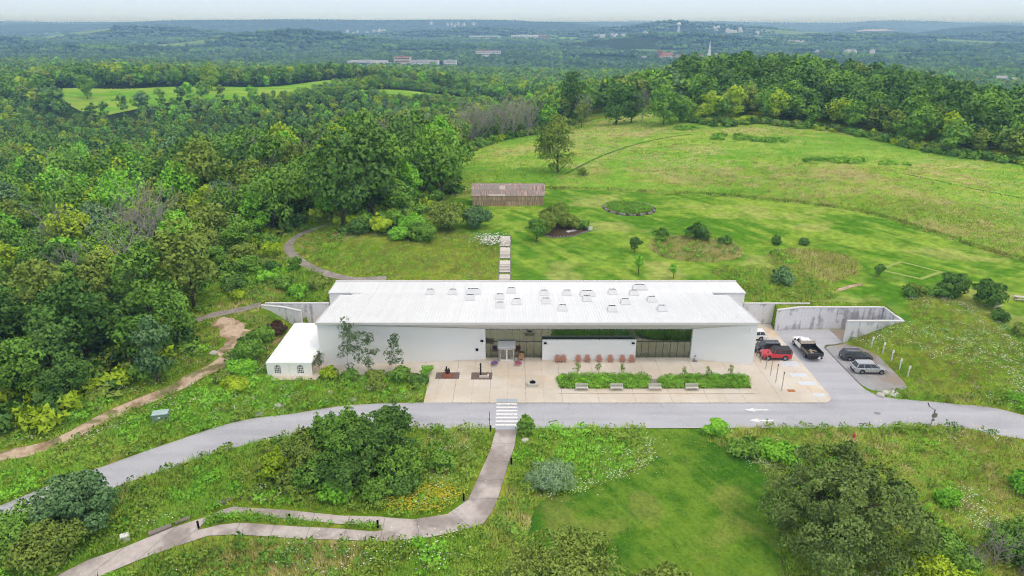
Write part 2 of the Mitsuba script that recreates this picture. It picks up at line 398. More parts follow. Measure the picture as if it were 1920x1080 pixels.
def drape(poly, off):
    """A sheet that lies OFF above the ground sheet over the outline POLY."""
    vs, fs, at = [], [], 0
    x0, y0, x1, y1 = poly.bounds
    I = np.arange(max(np.searchsorted(XS, x0) - 1, 0), min(np.searchsorted(XS, x1) + 1, len(XS) - 1))
    J = np.arange(max(np.searchsorted(YS, y0) - 1, 0), min(np.searchsorted(YS, y1) + 1, len(YS) - 1))
    ii, jj = [a.ravel() for a in np.meshgrid(I, J)]
    cells = shapely.box(XS[ii], YS[jj], XS[ii + 1], YS[jj + 1])
    shapely.prepare(poly)
    full = shapely.contains(poly, cells)
    part = shapely.intersects(poly, cells) & ~full
    a, b = ii[full], jj[full]
    if len(a):
        c = np.stack([np.stack([XS[a + p], YS[b + q], GZ[b + q, a + p] + off], 1) for p, q in ((0, 0), (1, 0), (1, 1), (0, 1))], 1).reshape(-1, 3)
        k = np.arange(len(a))[:, None] * 4
        vs.append(c)
        fs.append(np.vstack([k + [0, 1, 2], k + [0, 2, 3]]))
        at += len(c)
    for i, j in zip(ii[part], jj[part]):
        for tri in (((i, j), (i + 1, j), (i + 1, j + 1)), ((i, j), (i + 1, j + 1), (i, j + 1))):
            g = poly.intersection(Polygon([(XS[p], YS[q]) for p, q in tri]))
            for gg in getattr(g, 'geoms', [g]):
                if gg.geom_type != 'Polygon' or gg.area < 1e-5:
                    continue
                v2, f2 = trimesh.creation.triangulate_polygon(gg, engine='earcut')
                if len(f2) == 0:
                    continue
                e1, e2 = v2[f2[:, 1]] - v2[f2[:, 0]], v2[f2[:, 2]] - v2[f2[:, 0]]
                flip = e1[:, 0] * e2[:, 1] - e1[:, 1] * e2[:, 0] < 0
                f2 = np.where(flip[:, None], f2[:, ::-1], f2)
                vs.append(np.column_stack([v2, hgrid(v2[:, 0], v2[:, 1]) + off]))
                fs.append(f2 + at)
                at += len(v2)
    m = trimesh.Trimesh(np.vstack(vs), np.vstack(fs), process=False)
    m.merge_vertices(digits_vertex=4)
    return m


def ribbon(pts, w):
    return LineString(pts).buffer(w / 2, cap_style='flat', join_style='round')


def smoothline(pts, n=6):
    """Catmull-Rom through the points."""
    p = np.array(pts, float)
    q = np.vstack([2 * p[0] - p[1], p, 2 * p[-1] - p[-2]])
    out = []
    for i in range(1, len(q) - 2):
        for t in np.arange(n) / n:
            out.append(0.5 * (2 * q[i] + (q[i + 1] - q[i - 1]) * t + (2 * q[i - 1] - 5 * q[i] + 4 * q[i + 1] - q[i + 2]) * t ** 2 + (3 * q[i] - q[i - 1] - 3 * q[i + 1] + q[i + 2]) * t ** 3))
    out.append(p[-1])
    return [tuple(x) for x in out]

# ---------------------------------------------------------------- ground, roads, paths
def ground_part(ii, jj):
    """The terrain over the grid columns ii and rows jj."""
    n = len(ii)
    v = np.stack([np.tile(XS[ii], len(jj)), np.repeat(YS[jj], n), GZ[np.ix_(jj, ii)].ravel()], 1)
    a, b = np.meshgrid(np.arange(n - 1), np.arange(len(jj) - 1))
    k = (b * n + a).ravel()
    return trimesh.Trimesh(v, np.vstack([np.stack([k, k + 1, k + n + 1], 1), np.stack([k, k + n + 1, k + n], 1)]), process=False)


_jf = int(np.searchsorted(YS, 900))
_cols = [0]
for _q in range(1, len(XS)):
    if XS[_q] - XS[_cols[-1]] >= 35 or _q == len(XS) - 1:
        _cols.append(_q)
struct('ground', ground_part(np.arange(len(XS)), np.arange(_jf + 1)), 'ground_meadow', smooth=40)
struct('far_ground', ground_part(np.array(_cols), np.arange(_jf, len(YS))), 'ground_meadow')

ROAD_N = smoothline([(-63, 56.5), (-57.0, 62.1), (-53.5, 66.0), (-49.3, 69.7), (-44.8, 73.9), (-39.7, 78.0), (-34.8, 80.9), (-29.2, 82.7), (-24.0, 83.7), (-19.6, 84.1), (-12.4, 84.2)])
ROAD_S = smoothline([(-61, 54.5), (-54.3, 60.6), (-48.4, 63.7), (-43.1, 68.0), (-37.3, 72.2), (-31.7, 75.3), (-26.6, 77.2), (-22.6, 77.8), (-10, 77.8)])
ROAD_NE = smoothline([(51.7, 89.8), (51.9, 88.0), (53.0, 86.3), (55.0, 85.5), (58, 84.9), (62.0, 84.2), (66.1, 83.0), (69.9, 80.8), (74, 77.4), (80, 71)])
ROAD_SE = smoothline([(10, 77.8), (45.3, 77.9), (51.2, 78.2), (56.0, 78.3), (60.3, 77.7), (66.4, 75.6), (70, 72.8), (76, 67)])
_corner = [(44.2, 84.2), (44.9, 84.5), (45.5, 85.2), (45.8, 86.2)]
ROAD = Polygon(ROAD_N + _corner + [(45.8, 89.8)] + ROAD_NE + ROAD_SE[::-1] + ROAD_S[::-1]).buffer(0)
DRIVE = Polygon([(45.8, 89.8), (51.7, 89.8), (51.7, 101.9), (52.3, 102.9), (53.9, 103.1), (55.7, 103.7), (55.7, 109.3), (45.8, 109.3)])
COURT = Polygon([(55.7, 103.9), (64.6, 103.9), (64.6, 109.3), (55.7, 109.3)])
BAY = Polygon([(51.9, 101.7), (52.5, 102.5), (53.9, 102.8), (55.9, 103.4), (57.4, 101), (58.4, 97.3), (58.9, 93.5), (58.8, 90.6), (58.3, 88.7), (56.5, 87.3), (54.2, 87.2), (52.6, 87.9), (51.9, 89.5)])


def sheet(poly, z, segment=1.25):
    poly = poly.segmentize(segment * 4)
    v, f = trimesh.creation.triangulate_polygon(poly, engine='earcut')
    m = trimesh.Trimesh(np.column_stack([v, np.full(len(v), z)]), f, process=False)
    if m.face_normals[:, 2].mean() < 0:
        m.invert()
    return m


struct('road', drape(ROAD.union(DRIVE), 0.05), 'asphalt')
struct('parking_bay', drape(BAY, 0.055), 'court_asphalt')
struct('walled_court', drape(COURT, 0.05), 'court_asphalt')
put('kerb', prism(LineString([(56.2, 104.05), (53.9, 103.05), (52.3, 102.9), (51.8, 101.9), (51.8, 89.8)]).buffer(0.07, cap_style='flat'), 0.0, 0.14), 'stone_grey', 'road')
# painted markings
for _y in np.linspace(78.6, 84.0, 7):
    put('crossing_stripe', sheet(sbox(-2.2, 0.75, _y - 0.19, _y + 0.19), 0.062), 'paint_white', 'road')
put('ramp_pad', sheet(sbox(-2.2, 0.75, 84.3, 85.25), 0.165), 'pavement_blue', 'road')
put('ramp_pad', sheet(sbox(-2.2, 0.75, 77.25, 78.15), 0.064), 'pavement_blue', 'road')
for _ax, _ay in ((33.9, 82.4), (33.6, 79.7)):
    put('painted_arrow', sheet(Polygon([(-1.6, 0), (-0.1, 0.52), (-0.35, 0.13), (1.75, 0.13), (1.75, -0.13), (-0.35, -0.13), (-0.1, -0.52)]).buffer(0), 0.062), 'paint_white', 'road', m=rotz(0, _ax, _ay))
for _px, _py, _w, _h in ((42.2, 95.3, 2.6, 1.7), (42.6, 92.0, 2.4, 1.3), (43.0, 89.4, 2.4, 1.2), (43.4, 86.0, 1.9, 0.9)):
    put('painted_bay_square', sheet(sbox(_px, _px + _w, _py, _py + _h), 0.157), 'blue_pad', None, kind='structure') if False else None

put('sealed_crack', sheet(LineString([(58.9, 84.3), (58.5, 83.3), (58.8, 82.4), (58.0, 81.3), (57.9, 80.9)]).buffer(0.07), 0.062), 'car_trim', 'road')
put('manhole_cover', sheet(affinity.scale(Point(50.3, 81.5).buffer(0.38), 1.2, 1), 0.062), 'metal_grey', 'road')

PLAZA = Polygon([(-12.5, 84.2), (44.2, 84.2), (44.9, 84.5), (45.5, 85.2), (45.8, 86.2), (45.8, 108.9), (46.2, 111.3), (36.5, 111.3), (36.5, 98.3), (-29.5, 98.3), (-29.5, 111.4), (-36.5, 111.3), (-36.5, 108.9), (-38.6, 98.5), (-36.2, 90.8), (-29.5, 90.8), (-29.2, 92.5), (-13.5, 92.5), (-12.5, 91.2)])
BED1 = Polygon([(6.7, 91.6), (8.1, 92.1), (19.8, 92.1), (20.9, 91.3), (20.0, 88.2), (7.1, 88.2)])
BED2 = Polygon([(22.2, 90.9), (24.0, 91.7), (30.0, 92.0), (35.5, 91.8), (35.2, 88.2), (21.3, 88.2)])
BEDGAP = Polygon([(20.9, 91.3), (22.2, 90.9), (21.3, 88.2), (20.0, 88.2)])
_beds = shapely.union_all([BED1, BED2, BEDGAP])
PLAZA_OPEN = PLAZA.difference(_beds)
struct('plaza', prism(PLAZA_OPEN.buffer(-0.01), 0.0, 0.115), 'dark_joint')
_gx, _gy = [-42.2 + 2.6 * k for k in range(36)], [84.2 + 2.6 * k for k in range(12)]
for _a in range(len(_gx) - 1):
    for _b in range(len(_gy) - 1):
        _maj = 0.025 if _a % 2 else 0.01
        _c = sbox(_gx[_a] + _maj, _gx[_a + 1] - (0.01 if _a % 2 else 0.025), _gy[_b] + 0.012, _gy[_b + 1] - 0.012).intersection(PLAZA_OPEN)
        if _c.is_empty:
            continue
        _c = max(getattr(_c, 'geoms', [_c]), key=lambda g: g.area)
        if _c.area > 0.25:
            # the strip along the road lies one step below the beds
            _low = _b == 0 and _gx[_a] > 6.5 and _gx[_a] < 34
            put('paving_slab', prism(_c, 0.05, 0.15 if not _low else 0.13), 'plaza_concrete', 'plaza')
put('low_kerb', bx(6.9, 34.9, 86.62, 86.78, 0.1, 0.27), 'plaza_concrete', 'plaza')
for _px, _py, _w, _h in ((42.4, 95.2, 2.7, 1.8), (42.5, 91.8, 2.5, 1.2), (42.8, 89.2, 2.5, 1.2), (43.5, 85.9, 1.7, 0.9)):
    put('painted_bay_square', sheet(sbox(_px, _px + _w, _py, _py + _h), 0.156), 'blue_pad', 'plaza')
put('drain_cover', sheet(sbox(40.2, 41.3, 87.2, 87.9), 0.158), 'drain_rust', 'plaza')
for _x0, _x1, _y0, _y1 in ((-11.6, -8.0, 91.1, 93.2), (-6.2, -3.0, 90.9, 93.2)):
    put('paver_pad', sheet(sbox(_x0, _x1, _y0, _y1), 0.158), 'paver_brown', 'plaza')
struct('bed_gravel', drape(BEDGAP, 0.1), 'gravel')
struct('bed_soil', drape(BED1.union(BED2), 0.09), 'soil')

PATH_L = [(-2.1, 77.5), (-2.7, 73.5), (-3.7, 69.2), (-4.5, 65.7), (-5.0, 63.6), (-7.1, 61.2), (-10.8, 60.2), (-14.7, 60.5), (-18.6, 60.5), (-25.1, 61.4), (-29.5, 61.7), (-30.8, 61.9), (-31.9, 61.4), (-33.2, 60.3), (-36.4, 58.6), (-39.9, 55.9), (-42.6, 54.2), (-44.3, 52.4), (-49, 48)]
PATH_R = [(0.7, 77.5), (0.3, 73.8), (-0.5, 70.3), (-1.2, 66.0), (-1.8, 62.8), (-2.2, 61.5), (-3.1, 59.6), (-6.1, 58.3), (-8.6, 57.5), (-13.1, 56.7), (-17.8, 56.8), (-21.8, 56.8), (-28.5, 57.4), (-31.8, 57.3), (-34.4, 55.9), (-37.2, 54.3), (-39.8, 52.4), (-44, 49)]
ISLAND = Polygon([(-33.4, 58.1), (-33.0, 60.0), (-31.1, 60.6), (-28.8, 60.8), (-24.7, 60.0), (-18.3, 59.2), (-14.5, 59.4), (-14.1, 59.2), (-13.7, 58.3), (-14.7, 58.1), (-18.1, 58.4), (-23.3, 58.7), (-29.2, 59.2), (-31.2, 58.9)]).buffer(-0.05)
PATH = Polygon(PATH_L + PATH_R[::-1]).buffer(0).difference(ISLAND)
struct('concrete_path', drape(PATH, 0.03), 'stone_grey')
# poured sections of the path: cut across it every few metres
_cuts = [LineString([(-6, y), (4, y + 0.5)]) for y in (74.2, 70.6, 67.0, 63.6)] + [LineString([(-3.5, 58), (-8, 63)]), LineString([(-9.2, 55), (-11.2, 64)]), LineString([(-13.7, 55), (-13.9, 64)])] + \
        [LineString([(x, 54), (x - 0.3, 65)]) for x in (-17.5, -21.4, -25.2, -29.0)] + [LineString([(-31, 64), (-35.4, 54)]), LineString([(-35, 61), (-38.8, 51)]), LineString([(-39, 58), (-43, 48)])]
_pieces = PATH.difference(shapely.union_all([c.buffer(0.015) for c in _cuts]))
for _g in sorted(_pieces.geoms, key=lambda g: (-g.centroid.y, g.centroid.x)):
    if _g.area > 0.3:
        put('path_section', drape(_g.buffer(-0.01), 0.07), 'path_concrete', 'concrete_path')

DIRT = ribbon(smoothline([(-72, 66), (-65.2, 70.2), (-63.4, 71.3), (-59.3, 73.2), (-57.0, 76.1), (-55.2, 80.4), (-52.8, 84.1), (-49.6, 88.7), (-48.1, 92.4), (-46.5, 94.6), (-45.6, 97.7), (-46.3, 102.2), (-48.5, 105.8), (-50.9, 107.6)]), 2.5)
DIRT = DIRT.union(Polygon([(-48.6, 105.2), (-45.6, 98.8), (-43.8, 100.6), (-44.6, 104.4), (-47, 107.6), (-50, 108.3)]).buffer(0.4)).union(Point(-46, 99.2).buffer(1.7))
# a ragged edge, as worn ground has
_c = np.array(DIRT.segmentize(0.6).exterior.coords)[:-1]
_c = _c + (meshkit.noise(np.column_stack([_c / 1.1, _c[:, 0] * 0]), 4)[:, None] - 0.5) * 0.7
DIRT = Polygon(_c).buffer(0)
struct('dirt_track', drape(DIRT, 0.06), 'dirt')
GRAVEL = ribbon(smoothline([(-57, 107.6), (-54.0, 108.4), (-51.7, 109.4), (-48.8, 110.6), (-44.4, 111.4)]), 1.7)
struct('gravel_path', drape(GRAVEL.difference(DIRT.buffer(0.02)), 0.06), 'gravel')
UPPATH = ribbon(smoothline([(-24, 122.2), (-31.4, 122.0), (-37.5, 125.4), (-43.6, 132.2), (-47.4, 138.4), (-48.6, 143.3), (-47.7, 148.5), (-45.6, 152.1), (-42.7, 155.3)]), 2.0)
struct('hill_path', drape(UPPATH, 0.07), 'gravel')

# mown lawns and the tall field behind
LAWN_FAR = smoothline([(-17, 176), (-14, 180), (-4, 184.5), (10.3, 184.5), (23.2, 183.1), (37.4, 180.9), (54.0, 178.6), (66.7, 173.9), (78.7, 169.5), (88.3, 161.4), (93.4, 151.6), (97.8, 142.6), (100.4, 135.8), (105, 127.2), (113, 119)])
LAWN_RIGHT = [(92, 84), (83.5, 92), (80.3, 98), (79.8, 103.5), (78.6, 108.3), (74.6, 113.2), (70.4, 112.6), (68.2, 109.6), (66.6, 104.2), (65.1, 103.3), (65.1, 111.7)]
RAIN = [Polygon(smoothline(r + r[:1])).buffer(0) for r in (
    [(29.5, 138.7), (31.3, 142.3), (35.2, 144.2), (40.7, 142.9), (45.9, 140.7), (47.6, 136.5), (46.2, 132.4), (43.0, 130.5), (37.5, 129.9), (32.6, 131.8), (29.7, 134.8)],
    [(51.5, 129.9), (53.4, 134.0), (57.2, 136.7), (63.9, 136.6), (67.8, 132.9), (68.3, 127.0), (65.1, 122.3), (61.2, 120.3), (56.4, 120.9), (52.6, 124.2)],
    [(39.4, 124.9), (42.1, 127.1), (49.1, 126.1), (55.5, 123.6), (59.0, 119.8), (59.1, 116.0), (56.2, 113.1), (51.7, 112.1), (45.3, 112.6), (42.2, 113.8), (41.6, 118.3)])]
RING = affinity.scale(Point(29.1, 165.6).buffer(1.0, 24), 6.4, 6.0)
GARDEN = Polygon([(7.1, 144.6), (9.8, 152.0), (15.2, 150.6), (17.2, 147.6), (13.5, 144.0), (8.7, 142.7)]).buffer(0.3)
STAIRS = sbox(-2.6, -0.3, 117.6, 143.2)
LAWN_BACK = Polygon(LAWN_FAR + [(112, 100)] + LAWN_RIGHT + [(53, 111.8), (41.2, 111.8), (41.2, 117.7), (-0.3, 117.7), (-0.3, 143.2), (-2.6, 143.2), (-9.3, 143.0), (-13.3, 148.7), (-17.2, 158), (-18.6, 168)])
LAWN_BACK = max(getattr(shapely.make_valid(LAWN_BACK), 'geoms', [shapely.make_valid(LAWN_BACK)]), key=lambda g: g.area)
LAWN_BACK = LAWN_BACK.difference(shapely.union_all(RAIN + [RING, GARDEN, STAIRS]))
struct('back_lawn', drape(LAWN_BACK, 0.05), 'lawn_grass')
LAWN_FRONT = Polygon(smoothline([(25, 77.6), (25.8, 74.9), (28.6, 72.9), (30.3, 70.0), (30.1, 65.7), (28.6, 58.9), (25, 47)]) + smoothline([(-1, 47), (1.0, 52.5), (1.7, 58.3), (2.5, 61.7), (3.5, 63.7), (7.4, 64.9), (14.8, 69.0), (18.0, 72.7), (17.3, 76.1), (18.9, 77.6)])).buffer(0)
struct('front_lawn', drape(LAWN_FRONT, 0.05), 'front_lawn_grass')
_lawn_line = Polygon(LAWN_FAR + [(140, 100), (400, 100), (400, 330), (-16, 330), (-16, 250)]).buffer(0)
FIELD = Polygon([(-16, 181), (-20, 200), (-24, 230), (-18, 262), (-4, 290), (14, 308), (28, 324), (42, 352), (72, 350), (87, 324), (87, 300), (110, 300), (140, 296), (165, 284), (150, 252), (160, 235), (180, 225), (200, 215), (220, 150), (150, 100), (118, 112)] + LAWN_FAR[::-1]).buffer(0)
struct('tall_grass_field', drape(FIELD, 0.05), 'field_grass')
FIELDPATH = ribbon(smoothline([(15.5, 203), (21, 214), (28, 229), (37, 245), (49, 262), (60, 272), (72, 278)]), 1.1)
struct('field_path', drape(FIELDPATH, 0.09), 'trodden_grass')
FIELDPATH2 = ribbon(smoothline([(118, 205), (124, 196), (131, 186), (138, 178), (146, 170), (156, 160)]), 1.1)
struct('field_path', drape(FIELDPATH2, 0.09), 'trodden_grass')
diffuse('trodden_grass', (0.095, 0.165, 0.032))
_sq = Polygon([(71.2, 124.2), (77.2, 128.6), (82.4, 123.4), (76.4, 119.6)])
struct('worn_square', drape(_sq.exterior.buffer(0.35), 0.075), 'pale_grass')
diffuse('pale_grass', (0.32, 0.39, 0.11))
BRIGHT = Polygon(smoothline([(-420, 622), (-335, 548), (-300, 553), (-262, 562), (-215, 560), (-180, 600), (-140, 640), (-120, 700), (-150, 735), (-175, 712), (-205, 680), (-240, 650), (-280, 636), (-336, 632), (-384, 632)])).buffer(0)
struct('bright_meadow', drape(BRIGHT, 0.3), 'bright_grass')
BRIGHT2 = Polygon([(-95, 560), (-40, 590), (10, 640), (-20, 680), (-90, 640), (-130, 600)])
struct('bright_meadow', drape(BRIGHT2, 0.3), 'bright_grass')
struct('worn_track', drape(ribbon(smoothline([(53.5, 112.2), (56, 113.8), (59, 115.6), (62.5, 117.5), (65, 118.4)]), 0.9), 0.075), 'dirt')

# ---------------------------------------------------------------- the long white building
B = thing('visitor_building', 'long low white building with a pale seamed metal roof set into the grassy hillside', 'building')
XL, XR = -29.9, 37.7


def roofz(y):
    return 7.5 - (min(y, 111.7) - 95.4) * 0.092


def poly3(*pts):
    return quad(*pts)


def slab(pts, thick):
    """A closed panel through the points (in order), THICK downwards."""
    p = np.array(pts, float)
    n = len(p)
    v = np.vstack([p, p - [0, 0, thick]])
    f = [[0, i, i + 1] for i in range(1, n - 1)] + [[n, n + i + 1, n + i] for i in range(1, n - 1)]
    for i in range(n):
        j = (i + 1) % n
        f += [[i, n + i, n + j], [i, n + j, j]]
    m = trimesh.Trimesh(v, f, process=False)
    return m


# front walls, splayed in plan, their tops running down under the folded soffit
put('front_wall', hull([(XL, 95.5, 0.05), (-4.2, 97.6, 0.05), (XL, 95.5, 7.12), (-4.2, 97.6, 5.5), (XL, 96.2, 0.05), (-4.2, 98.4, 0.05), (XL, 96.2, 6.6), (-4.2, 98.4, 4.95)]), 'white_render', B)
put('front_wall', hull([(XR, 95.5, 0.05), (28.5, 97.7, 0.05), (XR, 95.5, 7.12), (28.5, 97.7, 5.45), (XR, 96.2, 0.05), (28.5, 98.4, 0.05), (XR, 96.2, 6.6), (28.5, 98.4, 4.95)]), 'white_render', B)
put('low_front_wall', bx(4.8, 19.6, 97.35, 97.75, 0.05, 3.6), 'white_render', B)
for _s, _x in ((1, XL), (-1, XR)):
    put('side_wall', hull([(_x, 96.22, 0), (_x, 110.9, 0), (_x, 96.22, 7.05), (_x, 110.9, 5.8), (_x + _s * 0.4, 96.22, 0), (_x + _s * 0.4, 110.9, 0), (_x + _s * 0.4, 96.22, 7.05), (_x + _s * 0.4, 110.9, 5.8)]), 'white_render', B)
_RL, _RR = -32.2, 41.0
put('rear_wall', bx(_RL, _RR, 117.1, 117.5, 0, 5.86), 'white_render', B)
put('rear_side_wall', bx(_RL, _RL + 0.4, 111.75, 117.08, 0, 5.86), 'white_render', B)
put('rear_side_wall', bx(_RR - 0.4, _RR, 111.75, 117.08, 0, 5.86), 'white_render', B)
put('rear_front_wall', bx(_RL + 0.41, -27.8, 111.75, 112.1, 0, 5.86), 'white_render', B)
put('rear_front_wall', bx(35.4, _RR - 0.41, 111.75, 112.1, 0, 5.86), 'white_render', B)
# soffit: the underside folds down from the eaves to the head of the glass
put('soffit', cat(slab([(XL + 0.2, 95.52, 7.16), (XR - 0.2, 95.52, 7.16), (XR - 0.2, 98.25, 5.2), (XL + 0.2, 98.25, 5.2)], 0.05), bx(-4.2, 28.5, 98.2, 98.5, 5.12, 5.3)), 'soffit_grey', B)
# roof: one sheet on the slope, its standing seams, the edge trim and the gutter line
_r = put('roof', cat(slab([(XL - 0.12, 95.36, 7.5), (XR + 0.12, 95.36, 7.5), (XR, 110.4, roofz(110.4)), (XL, 110.4, roofz(110.4))], 0.14), slab([(-27.8, 110.4, roofz(110.4)), (35.2, 110.4, roofz(110.4)), (35.2, 111.7, 6.0), (-27.8, 111.7, 6.0)], 0.14), slab([(-32.35, 111.7, 6.0), (41.15, 111.7, 6.0), (41.15, 117.6, 5.93), (-32.35, 117.6, 5.93)], 0.14)), 'roof_metal', B)
_seams = [slab([(x - 0.016, 95.6, roofz(95.6) + 0.045), (x + 0.016, 95.6, roofz(95.6) + 0.045), (x + 0.016, 111.6, roofz(111.6) + 0.045), (x - 0.016, 111.6, roofz(111.6) + 0.045)], 0.05) for x in np.arange(-27.5, 35.2, 0.45)]
_seams += [slab([(x - 0.016, 95.6, roofz(95.6) + 0.045), (x + 0.016, 95.6, roofz(95.6) + 0.045), (x + 0.016, 110.2, roofz(110.2) + 0.045), (x - 0.016, 110.2, roofz(110.2) + 0.045)], 0.05) for x in list(np.arange(-29.75, -27.7, 0.45)) + list(np.arange(35.3, 37.6, 0.45))]
put('standing_seam', cat(_seams), 'seam_grey', B + '__roof', kind='stuff')
put('eaves_trim', bx(XL - 0.18, XR + 0.18, 95.26, 95.4, 7.18, 7.56), 'coping_pale', B + '__roof')
for _s, _x in ((-1, XL - 0.1), (1, XR + 0.1)):
    put('verge_trim', beam((_x, 95.42, 7.44), (_x, 110.4, roofz(110.4) - 0.05), 0.12, 0.3), 'coping_pale', B + '__roof')
put('gutter', cat(bx(-32.38, -27.8, 111.6, 111.7, 5.82, 6.03), bx(35.2, 41.18, 111.6, 111.7, 5.82, 6.03)), 'seam_grey', B + '__roof')
put('end_wall', cat(bx(XL + 0.41, -27.8, 110.55, 110.9, 0, 5.9), bx(35.2, XR - 0.41, 110.55, 110.9, 0, 5.9)), 'white_render', B)
put('rear_parapet', bx(-32.4, 41.2, 117.35, 117.7, 5.7, 6.14), 'coping_pale', B + '__roof')
put('gutter', bx(-31.9, 40.7, 117.05, 117.3, 5.93, 5.975), 'soffit_grey', B + '__roof')
put('roof_hatch', bx(-28.2, -26.4, 110.9, 111.5, 6.0, 6.12), 'seam_grey', B + '__roof')
SKYLIGHTS = [(-14.3, 111.0, 0), (-10.4, 111.0, 0), (-6.8, 111.3, 1), (-7.1, 107.6, 0), (-0.1, 111.9, 0), (-2.1, 108.1, 0), (-2.0, 103.3, 0), (0.8, 105.2, 0), (5.6, 110.4, 0), (9.6, 110.4, 0), (13.1, 110.0, 1), (5.7, 105.6, 0), (8.2, 101.8, 0), (12.7, 106.9, 0),
             (17.6, 111.0, 0), (16.2, 101.3, 0), (21.2, 110.4, 0), (22.8, 113.5, 1), (18.9, 105.2, 0), (23.6, 106.6, 0), (24.3, 101.6, 0)]
for _x, _y, _l in SKYLIGHTS:
    _w, _z = (1.35 if _l else 0.82), roofz(_y)
    _k = put('skylight', hull([(_x + a * _w * s, _y + b, _z + h) for a in (-1, 1) for s, b, h in ((1, -0.75, -0.1), (1, 0.7, -0.1), (1, -0.75, 0.2), (0.82, 0.2, 0.68), (0.82, 0.64, 0.68), (1, 0.7, 0.25))]), 'skylight_curb', B)
    put('glass_slot', hull([(_x + a * _w * 0.66, _y + b, _z + h) for a in (-1, 1) for b, h in ((0.42, 0.6), (0.66, 0.6), (0.42, 0.71), (0.66, 0.71))]), 'black_matt', B + '__' + _k.split('__')[1])

# glass front: panes in dark mullions, a room behind them
_mx = [-4.18, -3.4] + [-2.23 + 1.145 * k for k in range(27)]
_mx = [x for x in _mx if x < 28.3] + [28.5]
for _a, _b in zip(_mx[:-1], _mx[1:]):
    for _z0, _z1 in ((0.1, 2.93), (3.0, 5.12)):
        if _z1 < 3 and (_a > 5.0 and _b < 19.5) or (_z1 < 3 and _a > -2.3 and _b < 0.2):
            continue
        put('window_pane', quad((_a + 0.03, 98.22, _z0), (_b - 0.03, 98.22, _z0), (_b - 0.03, 98.22, _z1), (_a + 0.03, 98.22, _z1)), 'facade_glass', B)
for _a in _mx[1:-1]:
    put('mullion', bx(_a - 0.03, _a + 0.03, 98.15, 98.3, 0.06, 5.14), 'mullion_dark', B)
put('transom', cat(bx(-4.15, 28.45, 98.14, 98.31, 2.93, 3.0), bx(-4.15, 28.45, 98.14, 98.31, 5.1, 5.15), bx(-4.15, 28.45, 98.14, 98.31, 0.03, 0.1)), 'mullion_dark', B)
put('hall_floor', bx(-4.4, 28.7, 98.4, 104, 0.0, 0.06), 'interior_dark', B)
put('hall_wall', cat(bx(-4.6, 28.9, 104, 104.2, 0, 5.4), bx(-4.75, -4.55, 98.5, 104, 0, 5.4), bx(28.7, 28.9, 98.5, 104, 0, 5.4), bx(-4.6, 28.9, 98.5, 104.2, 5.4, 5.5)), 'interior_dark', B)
# glazed porch over the doors
_v = put('porch', cat(*[bx(x - 0.06, x + 0.06, 96.75, 96.87, 0.15, 2.55) for x in (-2.12, 0.42)], *[bx(x - 0.05, x + 0.05, 98.0, 98.1, 0.15, 2.95) for x in (-2.12, 0.42)], bx(-2.18, 0.48, 96.72, 96.88, 2.42, 2.56)), 'metal_grey', B)
put('roof', hull([(x, y, z) for x in (-2.25, 0.55) for y, z in ((96.55, 2.56), (96.55, 2.68), (98.12, 3.02), (98.12, 3.14))]), 'metal_pale', _v)
for _x in (-2.12, 0.42):
    put('side_glass', quad((_x, 96.9, 0.2), (_x, 98.0, 0.2), (_x, 98.0, 2.9), (_x, 96.9, 2.5)), 'door_glass', _v)
for _x0 in (-1.95, -0.84):
    put('door', cat(bx(_x0, _x0 + 0.1, 96.92, 96.98, 0.17, 2.3), bx(_x0 + 0.99, _x0 + 1.09, 96.92, 96.98, 0.17, 2.3), bx(_x0 + 0.1, _x0 + 0.99, 96.92, 96.98, 2.2, 2.3), bx(_x0 + 0.1, _x0 + 0.99, 96.92, 96.98, 0.17, 0.42)), 'paint_white', _v)
    put('door_pane', quad((_x0 + 0.1, 96.95, 0.42), (_x0 + 0.99, 96.95, 0.42), (_x0 + 0.99, 96.95, 2.2), (_x0 + 0.1, 96.95, 2.2)), 'door_glass', _v)
put('door_handle', cat(bx(-0.92, -0.88, 96.84, 96.9, 0.9, 1.5), bx(-0.82, -0.78, 96.84, 96.9, 0.9, 1.5)), 'paint_white', _v)
# lamps and plates on the white walls
for _x, _y, _z in ((-4.75, 97.5, 3.35), (5.25, 97.3, 3.05), (19.1, 97.3, 3.05)):
    put('wall_lamp', bx(_x - 0.22, _x + 0.22, _y - 0.22, _y, _z, _z + 0.24), 'black_matt', B)
put('wall_plate', bx(-5.75, -5.35, 97.3, 97.44, 1.75, 2.15), 'black_matt', B)
put('camera_box', bx(-4.9, -4.72, 97.3, 97.5, 4.2, 4.5), 'paint_white', B)
put('camera_box', bx(36.6, 36.8, 95.2, 95.45, 6.0, 6.4), 'paint_white', B)

